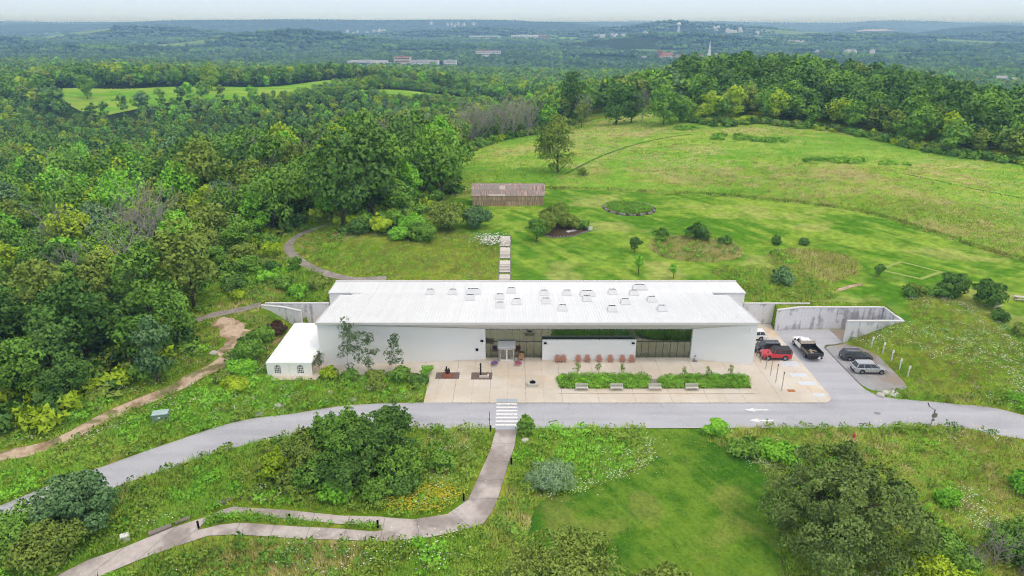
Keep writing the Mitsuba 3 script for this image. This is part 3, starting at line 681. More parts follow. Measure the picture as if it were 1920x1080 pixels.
# ---------------------------------------------------------------- concrete walls round the terrace and the court
def conc_wall(label, pts, h, parent_mat='concrete_wall', z0=-0.2, w=0.4, tops=None):
    k = thing('retaining_wall', label, 'wall', 'board-marked concrete walls at the ends of the building')
    tops = tops or [h] * len(pts)
    segs, cops = [], []
    for (a, b), za, zb in zip(zip(pts[:-1], pts[1:]), tops[:-1], tops[1:]):
        a, b = np.array(a), np.array(b)
        t = (b - a) / np.linalg.norm(b - a)
        n = np.array([-t[1], t[0]]) * w / 2
        e = t * 0.0
        c = [a - n - e, a + n - e, b + n + e, b - n + e]
        segs.append(hull([(*p, z0) for p in c] + [(*p, z - 0.1) for p, z in zip(c, (za, za, zb, zb))]))
        n2 = n * 1.3
        c = [a - n2 - t * 0.02, a + n2 - t * 0.02, b + n2 + t * 0.02, b - n2 + t * 0.02]
        cops.append(hull([(*p, z - 0.1) for p, z in zip(c, (za, za, zb, zb))] + [(*p, z + 0.04) for p, z in zip(c, (za, za, zb, zb))]))
    for s_ in segs:
        put('concrete_face', s_, 'concrete_wall', k)
    for s_ in cops:
        put('coping', s_, 'coping_pale', k)


conc_wall('streaked concrete wall between the white building and the walled court', [(41.05, 111.55), (52.6, 111.55)], 4.1)
conc_wall('long streaked concrete wall along the back of the asphalt court', [(46.0, 108.9), (50.2, 109.7), (65.0, 109.7)], 4.15, tops=[3.95, 4.15, 4.15])
conc_wall('short concrete wall closing the far end of the court', [(64.9, 109.48), (64.9, 104.1)], 4.15)
conc_wall('concrete wall sinking into the flowering slope before the court', [(65.12, 103.88), (55.75, 103.88)], 4.1)
conc_wall('concrete wall behind the terrace beside the white building', [(-43.6, 111.55), (-32.3, 111.55)], 4.15, z0=-0.2)
conc_wall('concrete wall sinking into the bank beside the tent terrace', [(-44.0, 110.75), (-40, 110.2), (-36.7, 109.3)], 4.1, tops=[4.1, 3.95, 3.6])

# ---------------------------------------------------------------- steps up the hill
ST = thing('stone_stairs', 'straight pale stone stairs climbing the lawn behind the long building', 'stairs')
_y, _n = 117.8, 0
_ys = np.linspace(118.6, 143.0, 9)
_z = float(hgrid(np.array(-1.4), np.array(118.0))) + 0.05
_rise = (float(hgrid(np.array(-1.4), np.array(143.0))) + 0.10 - _z) / 20
for _q in range(4):
    _a = _ys[2 * _q]
    for _s in range(5):
        _z = float(hgrid(-1.4, _a + 0.62 * _s + 0.3)) + 0.14
        put('step', bx(-2.45, -0.4, _a + 0.62 * _s, _a + 0.62 * _s + 0.61, _z - 0.6, _z), 'step_tread', ST)
        put('riser', bx(-2.42, -0.43, _a + 0.62 * _s - 0.10, _a + 0.62 * _s - 0.002, _z - 0.5, _z + 0.006), 'step_riser', ST)
    _z = float(hgrid(-1.4, _a + 4.4)) + 0.13
    put('landing', bx(-2.45, -0.4, _a + 3.1, _ys[2 * _q + 2] - 0.02, _z - 0.6, _z), 'step_tread', ST)
for _x in (-2.56, -0.29):
    put('side_kerb', beam((_x, 118.2, float(hgrid(_x, 118.2)) + 0.1), (_x, 143.0, float(hgrid(_x, 143.0)) + 0.1), 0.16, 0.4), 'stone_grey', ST)

# ---------------------------------------------------------------- bark longhouse
LH = thing('bark_longhouse', 'long bark-clad house with a rounded patched roof on the back lawn', 'house')
_lx0, _lx1, _ly, _lz = -9.9, 8.0, 170.6, 7.3
_rng = random.Random(4)
_prof = [(0.0, 2.75), (0.35, 3.1), (1.1, 4.05), (2.1, 4.85), (3.0, 5.1), (3.9, 4.85), (4.9, 4.05), (5.65, 3.1), (6.0, 2.75)]
put('frame_wall', cat(bx(_lx0 + 0.1, _lx1 - 0.1, _ly - 2.9, _ly + 2.9, _lz - 0.6, _lz + 2.8), *[hull([(x, _ly - 3 + a, _lz + b - 0.08) for a, b in _prof] + [(x + 0.2, _ly - 3 + a, _lz + b - 0.08) for a, b in _prof]) for x in (_lx0 + 0.1, _lx1 - 0.3)]), 'wood_grey', LH)
_x = _lx0
while _x < _lx1 - 0.3:                       # wall sheets in two courses, lapped
    _w = min(_rng.uniform(1.0, 1.5), _lx1 - _x)
    for _c, (_za, _zb) in enumerate(((-0.1, 1.5), (1.42, 2.85))):
        _t = _rng.uniform(0.03, 0.08)
        for _yy in (_ly - 2.9 - _t, _ly + 2.9):
            put('bark_sheet', bx(_x + 0.02, _x + _w - 0.03, _yy, _yy + _t, _lz + _za, _lz + _zb + _rng.uniform(-0.05, 0.05)), _rng.choice(['bark_wall', 'bark_wall', 'bark_wall_dark']), LH)
    put('wall_pole', rod((_x, _ly - 3.05, _lz - 0.2), (_x, _ly - 3.02, _lz + 2.9), 0.045, 0.035, 6), 'wood_grey', LH)
    _x += _w
put('wall_rail', rod((_lx0, _ly - 3.06, _lz + 1.5), (_lx1, _ly - 3.06, _lz + 1.5), 0.04, 0.04, 6), 'wood_grey', LH)
for _c in range(8):                           # roof sheets, course by course over the curve
    (_a0, _b0), (_a1, _b1) = _prof[_c], _prof[_c + 1]
    _x = _lx0 - 0.25
    while _x < _lx1 + 0.1:
        _w = min(_rng.uniform(1.5, 2.6), _lx1 + 0.25 - _x)
        _l = _rng.uniform(0.02, 0.09)
        _o = 0.12 if _c < 4 else -0.12
        put('roof_sheet', hull([(_x + dx, _ly - 3 + a, _lz + b + h + _l) for dx in (0.02, _w - 0.02) for a, b in ((_a0 - _o, _b0 - 0.1 if _c < 4 else _b0), (_a1, _b1 if _c < 4 else _b1 - 0.1)) for h in (0, 0.05)]), _rng.choice(['bark_roof', 'bark_roof', 'bark_roof_pale', 'bark_roof_grey']), LH)
        _x += _w
diffuse('bark_wall_dark', (0.40, 0.275, 0.19))
diffuse('bark_roof_pale', (0.56, 0.47, 0.44))
diffuse('bark_roof_grey', (0.34, 0.285, 0.27))

# ---------------------------------------------------------------- party tent
TT = thing('party_tent', 'white marquee with arched windows in its end wall beside the building', 'tent')
_tx0, _tx1, _ty0, _ty1 = -37.2, -30.35, 92.2, 106.8
_rid = (_tx0 + _tx1) / 2
_eav, _top = 2.35, 3.75
def _tent_roof():
    nx, ny = 15, 25
    v = []
    for j in range(ny):
        for i in range(nx):
            u, w = i / (nx - 1), j / (ny - 1)
            x, y = _tx0 + (_tx1 - _tx0) * u, _ty0 + (_ty1 - _ty0) * w
            e = min(1 - abs(2 * u - 1), 2.4 * min(w, 1 - w) * 2)
            z = _eav + (_top - _eav) * min(1, e) ** 0.9
            sag = 0.10 * abs(math.sin(w * math.pi * 3)) * (1 - e if e < 1 else 0)
            z += 0.16 * (meshkit.noise(np.array([[x / 0.9, y / 1.4, 0]]), 2)[0] - 0.5) * min(1, e * 4) - 0.12 * math.sin(w * math.pi * 3) ** 2 * (0.5 * math.sin(u * math.pi))
            v.append((x, y, z))
    f = [[j * nx + i, j * nx + i + 1, (j + 1) * nx + i + 1, (j + 1) * nx + i] for j in range(ny - 1) for i in range(nx - 1)]
    m = trimesh.Trimesh(np.array(v), np.vstack([np.array(f)[:, [0, 1, 2]], np.array(f)[:, [0, 2, 3]]]), process=False)
    return m
put('canopy', _tent_roof(), 'tent_vinyl', TT, smooth=40)
put('valance', cat(bx(_tx0 - 0.03, _tx0, _ty0, _ty1, _eav - 0.32, _eav), bx(_tx1, _tx1 + 0.03, _ty0, _ty1, _eav - 0.32, _eav), bx(_tx0, _tx1, _ty0 - 0.05, _ty0 - 0.02, _eav - 0.3, _eav)), 'tent_vinyl', TT)
for _a, _b in ((_tx0, _rid - 0.02), (_rid + 0.02, _tx1)):
    _w = put('end_wall', bx(_a, _b, _ty0, _ty0 + 0.03, 0.05, _eav), 'tent_vinyl', TT)
    _cx = (_a + _b) / 2 - 0.05
    _arch = Polygon([(-0.5, 0), (0.5, 0), (0.5, 0.95)] + [(0.5 * math.cos(t), 0.95 + 0.5 * math.sin(t)) for t in np.linspace(0.2, math.pi - 0.2, 9)] + [(-0.5, 0.95)])
    _M = np.array([[1, 0, 0, _cx], [0, 0, -1, _ty0 - 0.004], [0, 1, 0, 0.55], [0, 0, 0, 1.0]])
    _m = prism(_arch, 0, 0.02); _m.apply_transform(_M)
    put('window', _m, 'window_grey', _w)
    _bars = [sbox(x - 0.03, x + 0.03, 0, 1.45) for x in (-0.25, 0.0, 0.25)] + [sbox(-0.5, 0.5, z - 0.03, z + 0.03) for z in (0.32, 0.64, 0.95)] + [_arch.exterior.buffer(0.035)]
    _m = prism(shapely.union_all(_bars).intersection(_arch.buffer(0.04)), 0.02, 0.035); _m.apply_transform(_M)
    put('window_bar', _m, 'tent_vinyl', _w)
put('side_wall', bx(_tx0 - 0.02, _tx0 + 0.01, _ty0 + 0.05, _ty1, 0.05, _eav - 0.02), 'tent_vinyl', TT)
for _x in (_tx0 + 0.05, _tx1 - 0.05):
    for _yy in np.linspace(_ty0 + 0.08, _ty1 - 0.1, 4):
        put('pole', rod((_x, _yy, 0.1), (_x, _yy, _eav), 0.05, n=6), 'metal_pale', TT)
for _a, _b in (((_tx0, 92.3, 2.3), (-39.6, 91.4, 0.1)), ((_tx0, 97.1, 2.3), (-39.8, 96.6, 0.1)), ((_tx0, 102, 2.3), (-39.6, 101.8, 0.3))):
    put('guy_rope', rod(_a, _b, 0.025, n=5), 'metal_pale', TT)
diffuse('window_grey', (0.075, 0.085, 0.095))
tag(put('plank_edge', beam((-40.0, 100.6, 0.45), (-37.9, 108.6, 0.55), 0.14, 0.5), 'wood_orange'), 'orange timber edging board along the terrace under the bank', 'board')

# ---------------------------------------------------------------- things on the plaza
def chair_parts(k, M, mat):
    def P(name, m):
        m.apply_transform(M)
        put(name, m, mat, k)
    for i in range(6):
        x = -0.25 + 0.1 * i
        P('back_slat', hull([(x - 0.042, 0.16, 0.30), (x + 0.042, 0.16, 0.30), (x * 1.2 - 0.042, 0.46, 1.02 - 0.9 * x * x), (x * 1.2 + 0.042, 0.46, 1.02 - 0.9 * x * x), (x - 0.042, 0.19, 0.29), (x + 0.042, 0.19, 0.29), (x * 1.2 + 0.042, 0.49, 1.0 - 0.9 * x * x), (x * 1.2 - 0.042, 0.49, 1.0 - 0.9 * x * x)]))
    P('seat', hull([(a * 0.27, y, z) for a in (-1, 1) for y, z in ((-0.36, 0.40), (-0.36, 0.36), (0.2, 0.27), (0.2, 0.31))]))
    for s in (-1, 1):
        P('armrest', bx(s * 0.38 - 0.07, s * 0.38 + 0.07, -0.42, 0.38, 0.55, 0.585))
        P('front_leg', bx(s * 0.33 - 0.03, s * 0.33 + 0.03, -0.36, -0.26, 0, 0.55))
        P('back_leg', hull([(s * 0.30 + d, y, z) for d in (-0.02, 0.02) for y, z in ((-0.30, 0.30), (-0.30, 0.40), (0.52, 0.0), (0.62, 0.0), (0.3, 0.3))]))


_chairs = [(1.5, 97.4, 'orange slatted garden chair standing alone beside the glazed porch'), (7.2, 96.7, 'red slatted garden chair nearest the porch in the row along the low wall'), (8.15, 96.7, 'red slatted garden chair paired tightly beside the one nearest the porch'), (10.5, 96.7, 'third red slatted garden chair from the porch along the low wall'),
           (11.95, 96.7, 'fourth red slatted garden chair from the porch along the low wall'), (13.8, 96.7, 'fifth red slatted garden chair from the porch along the low wall'), (15.6, 96.7, 'sixth red slatted garden chair from the porch along the low wall'),
           (17.5, 96.7, 'second last red slatted garden chair of the row along the low wall'), (19.0, 96.7, 'last red slatted garden chair before the lower glass front')]
for _x, _yy, _lab in _chairs:
    _k = thing('garden_chair', _lab, 'chair', 'slatted garden chairs along the building front')
    chair_parts(_k, rotz(0.06 * math.sin(_x * 7), _x, _yy, 0.15, 1.0), 'wood_red' if _x > 5 else 'wood_orange')
def bench(k, x, y, ang, mat='wood_grey_pale', z=0.15):
    M = rotz(ang, x, y, z)
    def P(name, m, mt=mat):
        m.apply_transform(M)
        put(name, m, mt, k)
    for i in range(3):
        P('seat_slat', bx(-0.93, 0.93, -0.30 + i * 0.19, -0.13 + i * 0.19, 0.42, 0.47))
    for i in range(2):
        P('back_slat', bx(-0.93, 0.93, 0.30 + 0.03 * i, 0.335 + 0.03 * i, 0.56 + i * 0.2, 0.72 + i * 0.2))
    for s in (-1, 1):
        P('end_frame', cat(bx(s * 0.86 - 0.05, s * 0.86 + 0.05, -0.3, -0.22, 0, 0.44), bx(s * 0.86 - 0.05, s * 0.86 + 0.05, 0.22, 0.3, 0, 0.95), bx(s * 0.86 - 0.05, s * 0.86 + 0.05, -0.22, 0.22, 0.34, 0.42)))
diffuse('wood_grey_pale', (0.60, 0.57, 0.54))
for _x, _lab in ((10.2, 'pale slatted bench in front of the planted bed nearest the crossing'), (15.3, 'pale slatted bench before the middle of the first planted bed'), (20.9, 'pale slatted bench at the gravel gap between the two planted beds'), (26.3, 'pale slatted bench before the planted bed nearest the parked cars')):
    bench(thing('bench', _lab, 'bench', 'pale benches along the planted beds'), _x, 87.75, 0.0)
for _x, _c, _lab in ((-2.75, 'petal_violet', 'bowl of violet petunias before the porch on the tent side'), (0.95, 'petal_pink', 'bowl of pink petunias before the porch beside the lone chair')):
    _k = thing('flower_pot', _lab, 'flower pot', 'flower bowls flanking the entrance')
    _m = trimesh.creation.revolve(np.array([(0.0, 0), (0.3, 0), (0.5, 0.36), (0.52, 0.42), (0.44, 0.42), (0.0, 0.36)]), sections=16)
    _m.apply_translation((_x, 95.5, 0.15))
    put('bowl', _m, 'stone_pale', _k, smooth=30)
    _r = np.random.default_rng(int(_x * 10) + 50)
    _vs = []
    for _ in range(70):
        _d = _r.normal(size=3); _d /= np.linalg.norm(_d); _d[2] = abs(_d[2])
        _m = trimesh.creation.icosphere(0, 0.07 + 0.05 * _r.random()); _m.apply_translation((_x + _d[0] * 0.5, 95.5 + _d[1] * 0.5, 0.55 + _d[2] * 0.28)); _vs.append(_m)
    put('blossoms', cat(_vs[:50]), _c, _k, kind='stuff')
    put('leaves', cat(_vs[50:]), 'leaf_green', _k, kind='stuff')
diffuse('petal_violet', (0.32, 0.10, 0.42)); diffuse('petal_pink', (0.55, 0.12, 0.30)); diffuse('leaf_green', (0.07, 0.17, 0.03)); diffuse('petal_white', (0.75, 0.76, 0.70)); diffuse('petal_yellow', (0.62, 0.50, 0.04)); diffuse('petal_mauve', (0.42, 0.27, 0.36))
_k = thing('fire_bowl', 'square pale stone fire ring with a dark hollow on the plaza', 'fire pit')
put('stone_ring', prism(sbox(2.35, 3.75, 88.7, 89.8).buffer(0.1).difference(Point(3.05, 89.25).buffer(0.48)), 0.15, 0.62), 'stone_pale', _k)
put('ash_pit', prism(Point(3.05, 89.25).buffer(0.47), 0.15, 0.4), 'black_matt', _k)
put('grill_hood', trimesh.creation.uv_sphere(0.4, count=[8, 12]).apply_transform(np.diag([1, 0.6, 0.8, 1])).apply_translation((3.05, 89.45, 0.5)), 'black_matt', _k)
_k = thing('bronze_statue', 'small dark bronze figure group on a rusty plinth before the shrubs', 'statue')
put('plinth', hull([(x, y, z) for x, y, z in ((-10.6, 91.4, 0.16), (-8.9, 91.4, 0.16), (-8.9, 92.4, 0.16), (-10.6, 92.4, 0.16), (-10.3, 91.55, 0.75), (-9.1, 91.6, 0.6), (-9.2, 92.2, 0.65), (-10.4, 92.2, 0.8))]), 'brick_rust', _k)
_v, _f = [], None
_fig = [trimesh.creation.icosphere(1, 1.0).apply_transform(np.diag([sx, sy, sz, 1])).apply_translation((x, y, z)) for x, y, z, sx, sy, sz in ((-9.9, 91.9, 1.15, 0.22, 0.18, 0.48), (-9.9, 91.86, 1.75, 0.12, 0.12, 0.15), (-9.55, 91.9, 1.05, 0.18, 0.17, 0.38), (-9.55, 91.86, 1.52, 0.11, 0.11, 0.13), (-9.72, 91.75, 0.95, 0.3, 0.22, 0.25), (-10.1, 91.8, 1.25, 0.09, 0.2, 0.1))]
put('figures', cat(_fig), 'bronze_dark', _k, smooth=True)
_k = thing('carved_post', 'slim dark carved post with a low L-shaped bench on brown pavers', 'sculpture')
put('post', cat(rod((-4.75, 92.0, 0.15), (-4.75, 92.0, 2.1), 0.13, 0.11, 8), rod((-4.75, 92.0, 2.1), (-4.75, 92.0, 2.35), 0.16, 0.06, 8)), 'bronze_dark', _k)
put('low_bench', cat(bx(-4.95, -3.5, 91.4, 91.62, 0.16, 0.5), bx(-3.72, -3.5, 91.62, 92.1, 0.16, 0.5)), 'step_tread', _k)
_k = thing('fire_hose_reel', 'small grey hose outlet at the foot of the white front wall', 'outlet')
put('stand', cat(bx(28.6, 29.3, 96.6, 96.9, 0.15, 0.35), rod((28.9, 96.75, 0.3), (28.9, 97.1, 0.55), 0.14, n=8), bx(29.0, 29.2, 97.2, 97.4, 0.75, 0.95)), 'metal_grey', _k)
# slim posts between plaza and parking, white posts in the slope, black path lights
for _n, _yy in enumerate((101.3, 98.6, 96.5, 94.3, 92.2, 90.0, 87.6)):
    _k = thing('slim_post', ('slim grey metal post, number %s counted from the concrete wall along the car bays' % ['one', 'two', 'three', 'four', 'five', 'six', 'seven'][_n]), 'post', 'slim posts in a row beside the parked cars')
    put('shaft', rod((39.35, _yy, 0.15), (39.35, _yy, 2.9), 0.055, n=8), 'metal_grey', _k)
    put('light_head', rod((39.35, _yy, 2.9), (39.35, _yy, 3.2), 0.08, n=8), 'mullion_dark', _k)
for _n, (_x, _yy) in enumerate(((58.4, 100.0), (59.1, 97.8), (59.5, 95.8), (59.8, 93.8), (60.1, 91.9))):
    _k = thing('marker_post', 'white square marker post with a sloped sign plate, number %s from the concrete wall' % ['one', 'two', 'three', 'four', 'five'][_n], 'post', 'white posts along the flowering slope')
    _zz = float(hgrid(_x, _yy))
    put('shaft', bx(_x - 0.07, _x + 0.07, _yy - 0.07, _yy + 0.07, _zz - 0.3, _zz + 1.9), 'coping_pale', _k)
    put('sign_plate', bx(_x - 0.16, _x + 0.16, _yy - 0.1, _yy - 0.075, _zz + 1.45, _zz + 1.95), 'paint_white', _k)
for _x, _yy, _lab in ((-33.3, 58.5, 'at the pointed end of the planted island'), (-23.9, 59.55, 'midway along the planted island'), (-14.3, 58.8, 'at the blunt end of the planted island'), (-5.45, 63.5, 'at the inner bend of the concrete path'), (-0.1, 70.3, 'beside the straight of the path below the crossing'), (-2.85, 77.0, 'at the foot of the crossing')):
    _k = thing('path_light', 'short black bollard light ' + _lab, 'bollard', 'black path lights')
    _zz = float(hgrid(_x, _yy))
    put('shaft', rod((_x, _yy, _zz - 0.1), (_x, _yy, _zz + 0.72), 0.11, n=10), 'black_matt', _k)
    put('lamp_cap', cat(rod((_x, _yy, _zz + 0.74), (_x, _yy, _zz + 0.82), 0.07, n=8), rod((_x, _yy, _zz + 0.82), (_x, _yy, _zz + 0.96), 0.125, 0.11, n=10)), 'black_matt', _k)
    put('footing', rod((_x, _yy, _zz - 0.1), (_x, _yy, _zz + 0.05), 0.2, n=10), 'stone_grey', _k)
_k = thing('thin_pole', 'thin black pole at the road edge beside the crossing', 'pole')
put('shaft', rod((-3.0, 78.15, -0.2), (-3.0, 78.15, 2.35), 0.045, n=6), 'black_matt', _k)
put('base_plate', rod((-3.0, 78.15, 0.0), (-3.0, 78.15, 0.08), 0.14, n=8), 'black_matt', _k)
_k = thing('road_sign', 'round grey-backed traffic sign on a leaning post by the road', 'sign')
put('post', rod((54.7, 76.9, -0.2), (55.0, 77.0, 2.9), 0.05, n=8), 'metal_grey', _k)
put('sign_disc', trimesh.creation.cylinder(0.40, 0.03, sections=8).apply_transform(np.array([[1, 0, 0, 55.0], [0, 0, -1, 76.92], [0, 1, 0, 2.55], [0, 0, 0, 1.0]])), 'metal_grey', _k)
put('small_plate', bx(54.72, 55.12, 76.86, 76.88, 1.75, 2.05), 'metal_grey', _k)
_k = thing('fire_hydrant', 'magenta-red fire hydrant in the grass below the road', 'hydrant')
_m = trimesh.creation.revolve(np.array([(0, 0), (0.24, 0), (0.24, 0.08), (0.16, 0.1), (0.16, 0.62), (0.22, 0.64), (0.22, 0.7), (0.16, 0.85), (0.06, 0.95), (0.0, 0.97)]), sections=12)
_m.apply_transform(np.diag([0.8, 0.8, 0.95, 1])).apply_translation((44.2, 75.4, float(hgrid(44.2, 75.4))))
put('barrel', _m, 'hydrant_red', _k, smooth=35)
put('outlet', cat(rod((43.95, 75.4, 0.5), (44.45, 75.4, 0.5), 0.07, n=8), rod((44.2, 75.2, 0.45), (44.2, 75.4, 0.45), 0.09, n=8)), 'hydrant_red', _k)
_k = thing('utility_box', 'grey-green utility cabinet standing in the meadow above the road', 'utility box')
_M = rotz(0.25, -47.5, 79.9, float(hgrid(-47.5, 79.9)))
put('cabinet', bx(-0.95, 0.95, -0.6, 0.6, -0.2, 1.25).apply_transform(_M), 'green_box', _k)
put('lid', hull([(a * x, b * y, z) for a in (-1, 1) for b in (-1, 1) for x, y, z in ((1.02, 0.68, 1.25), (1.02, 0.68, 1.34), (0.8, 0.4, 1.42))]).apply_transform(_M), 'green_box_lid', _k)
put('warning_label', bx(-0.25, 0.05, -0.625, -0.605, 0.7, 0.95).apply_transform(_M), 'paint_white', _k)
plastic('green_box_lid', (0.40, 0.52, 0.50), 0.5)
_k = thing('meter_box', 'small white box in the grass beside the concrete path', 'utility box')
_M = rotz(0.5, -40.3, 57.0, float(hgrid(-40.3, 57.0)))
put('box', bx(-0.42, 0.42, -0.3, 0.3, -0.1, 0.62).apply_transform(_M), 'metal_pale', _k)
put('lid', bx(-0.46, 0.46, -0.34, 0.34, 0.62, 0.7).apply_transform(_M), 'paint_white', _k)
_k = thing('access_cover', 'pale square concrete access cover at the verge of the road', 'cover')
_M = rotz(0.3, -35.2, 82.3, float(hgrid(-35.2, 82.3)))
put('slab', bx(-0.72, 0.72, -0.95, 0.95, -0.2, 0.22).apply_transform(_M), 'coping_pale', _k)
_k = thing('route_marker', 'thin white plastic marker post in the verge', 'post')
_zz = float(hgrid(-37.9, 81.2))
put('post', bx(-38.0, -37.86, 81.17, 81.22, _zz - 0.2, _zz + 1.55), 'paint_white', _k)
put('reflector', bx(-37.99, -37.87, 81.155, 81.165, _zz + 1.2, _zz + 1.45), 'hydrant_red', _k) if False else None


def boulder(r, seed, sq=0.65):
    m = trimesh.creation.icosphere(2, r)
    d = meshkit.fbm(m.vertices / r * 0.9 + seed * 7.3, 3, seed) - 0.5
    m.vertices *= (1 + 0.7 * d)[:, None]
    m.vertices[:, 2] *= sq
    return m


for _n, (_x, _yy, _r, _mat, _lab) in enumerate(((53.15, 86.25, 0.62, 'stone_pale', 'tan boulder at the curve of the drive'), (55.2, 86.4, 0.75, 'stone_white', 'largest whitish boulder at the curve of the drive'), (54.3, 87.0, 0.55, 'stone_white', 'middle flat boulder at the curve of the drive'), (-47.9, 98.5, 0.62, 'stone_pale', 'rounded tan boulder beside the dirt track'),
                                                  (-33.1, 84.0, 0.6, 'stone_white', 'pale boulder on the verge nearest the access cover'), (-29.0, 85.0, 0.42, 'stone_grey', 'grey boulder on the verge above the road bend'), (-26.5, 85.0, 0.45, 'stone_grey', 'small grey boulder on the verge nearest the plaza shrubs'), (-22.6, 85.1, 0.5, 'stone_white', 'white boulder on the verge nearest the plaza corner'),
                                                  (1.7, 74.9, 0.5, 'stone_white', 'white boulder beside the path below the crossing'), (-26.4, 87.2, 0.4, 'stone_white', 'white stone in the meadow before the walkway'))):
    tag(put('boulder', boulder(_r, _n + 3).apply_translation((_x, _yy, float(hgrid(_x, _yy)) + _r * 0.25)), _mat, smooth=40), _lab, 'boulder')
diffuse('stone_white', (0.66, 0.64, 0.61))
for _a, _b, _r, _lab in (((-38.2, 57.6), (-36.4, 58.9), 0.28, 'weathered log split lengthwise beside the path and the white box'), ((-36.2, 59.3), (-34.9, 60.1), 0.24, 'grey log end to end with the split log along the path'), ((-32.9, 62.1), (-31.5, 63.0), 0.30, 'short thick grey log at the bend of the path'), ((-30.6, 63.3), (-26.2, 63.0), 0.2, 'long grey log lying in the grass above the path')):
    _za, _zb = float(hgrid(*_a)), float(hgrid(*_b))
    tag(put('fallen_log', rod((*_a, _za + _r * 0.7), (*_b, _zb + _r * 0.7), _r, _r * 0.8, 9), 'wood_grey'), _lab, 'log')
# ring bed on the lawn with a kerb of stones
RB = thing('ring_bed', 'round garden bed ringed with fieldstones on the back lawn', 'garden bed')
_r = random.Random(8)
for _n in range(46):
    _t = _n / 46 * 2 * math.pi
    _x, _yy = 29.1 + 6.2 * math.cos(_t), 165.6 + 5.8 * math.sin(_t)
    put('fieldstone', boulder(0.40 + 0.1 * _r.random(), _n % 5, 0.75).apply_translation((_x, _yy, float(hgrid(_x, _yy)) + 0.15)), 'stone_grey' if _n % 3 else 'mulch', RB)
put('soil', drape(RING.buffer(-0.2), 0.12), 'soil', RB)
GB = thing('shrub_bed', 'stone-edged flower bed with clipped shrubs on the back lawn', 'garden bed')
put('mulch_floor', drape(GARDEN, 0.08), 'mulch', GB)
for _n, (_x, _yy) in enumerate([GARDEN.exterior.interpolate(t, normalized=True).coords[0] for t in np.linspace(0, 1, 40, endpoint=False)]):
    put('edging_stone', boulder(0.26, _n % 4, 0.8).apply_translation((_x, _yy, float(hgrid(_x, _yy)) + 0.12)), 'stone_grey', GB)
put('flag_path', drape(Polygon([(12.4, 145.9), (14.6, 147.2), (14.0, 148.0), (12.0, 146.8)]), 0.12), 'coping_pale', GB)
_k = thing('white_signboard', 'small white board on legs at the end of the shrub bed', 'sign')
_zz = float(hgrid(17.6, 147.4))
put('board', beam((17.2, 147.6, _zz + 0.65), (18.0, 147.3, _zz + 0.65), 0.05, 0.9), 'paint_white', _k)
put('leg', cat(rod((17.3, 147.6, _zz - 0.1), (17.3, 147.6, _zz + 0.3), 0.04, n=6), rod((17.9, 147.35, _zz - 0.1), (17.9, 147.35, _zz + 0.3), 0.04, n=6)), 'metal_grey', _k)
for _x, _yy, _a, _lab in ((82.2, 107.6, 0.5, 'pale picnic table half behind the round bush on the hill'), (88.9, 110.4, -0.35, 'pale picnic table on the mown lawn at the edge of the view')):
    _k = thing('picnic_table', _lab, 'picnic table')
    _M = rotz(_a, _x, _yy, float(hgrid(_x, _yy)) + 0.05)
    for _i in range(5):
        put('top_plank', bx(-1.2, 1.2, -0.42 + _i * 0.17, -0.27 + _i * 0.17, 0.72, 0.77).apply_transform(_M), 'wood_grey_pale', _k)
    for _s in (-1, 1):
        put('seat_plank', bx(-1.2, 1.2, _s * 0.75 - 0.14, _s * 0.75 + 0.14, 0.42, 0.47).apply_transform(_M), 'wood_grey_pale', _k)
        put('leg', cat(beam((_s * 0.85, -0.72, 0), (_s * 0.85, -0.2, 0.72), 0.09, 0.09), beam((_s * 0.85, 0.72, 0), (_s * 0.85, 0.2, 0.72), 0.09, 0.09), bx(_s * 0.85 - 0.05, _s * 0.85 + 0.05, -0.8, 0.8, 0.34, 0.42)).apply_transform(_M), 'wood_grey', _k)
_k = thing('refuse_skip', 'dark rounded bin top showing over the wall inside the court', 'bin')
put('body', bx(58.2, 60.4, 105.4, 107.2, 0, 1.6), 'black_matt', _k)
put('lid', trimesh.creation.uv_sphere(1.0, count=[10, 16]).apply_transform(np.diag([1.1, 0.9, 1.1, 1])).apply_translation((59.3, 106.3, 1.6)), 'black_matt', _k)

# ---------------------------------------------------------------- vehicles
for _n, _c, _m in (('paint_red', (0.55, 0.012, 0.022), 0), ('paint_car_white', (0.80, 0.80, 0.80), 0), ('paint_black', (0.014, 0.015, 0.018), 0), ('paint_charcoal', (0.075, 0.08, 0.088), 0.4), ('paint_silver', (0.50, 0.51, 0.52), 0.5), ('paint_slate', (0.05, 0.056, 0.066), 0.3)):
    plastic(_n, _c, 0.32, _m, 1.0)
plastic('car_glass', (0.016, 0.018, 0.02), 0.06, 0, 0.0, 0.8)
plastic('car_trim', (0.02, 0.02, 0.021), 0.55)
plastic('tyre_rubber', (0.02, 0.02, 0.02), 0.8)
plastic('rim_alloy', (0.36, 0.36, 0.37), 0.35, 0.7)
plastic('head_lamp', (0.75, 0.77, 0.80), 0.15, 0, 1.0)
plastic('tail_lamp', (0.42, 0.02, 0.02), 0.2, 0, 1.0)


def loft(prof, ys):
    """Hull-by-hull body: prof(x) -> list of (half width, z) is too much for these sizes, so slices of the outline are joined pairwise."""
    return cat([hull(np.vstack([a, b])) for a, b in zip(ys[:-1], ys[1:])])


def section(x, w, z0, z1, r=0.12, tuck=0.94):
    return np.array([(x, s * w * k, z) for s in (-1, 1) for k, z in ((tuck, z0), (1.0, z0 + (z1 - z0) * 0.35), (1.0, z1 - r), (0.93, z1))])


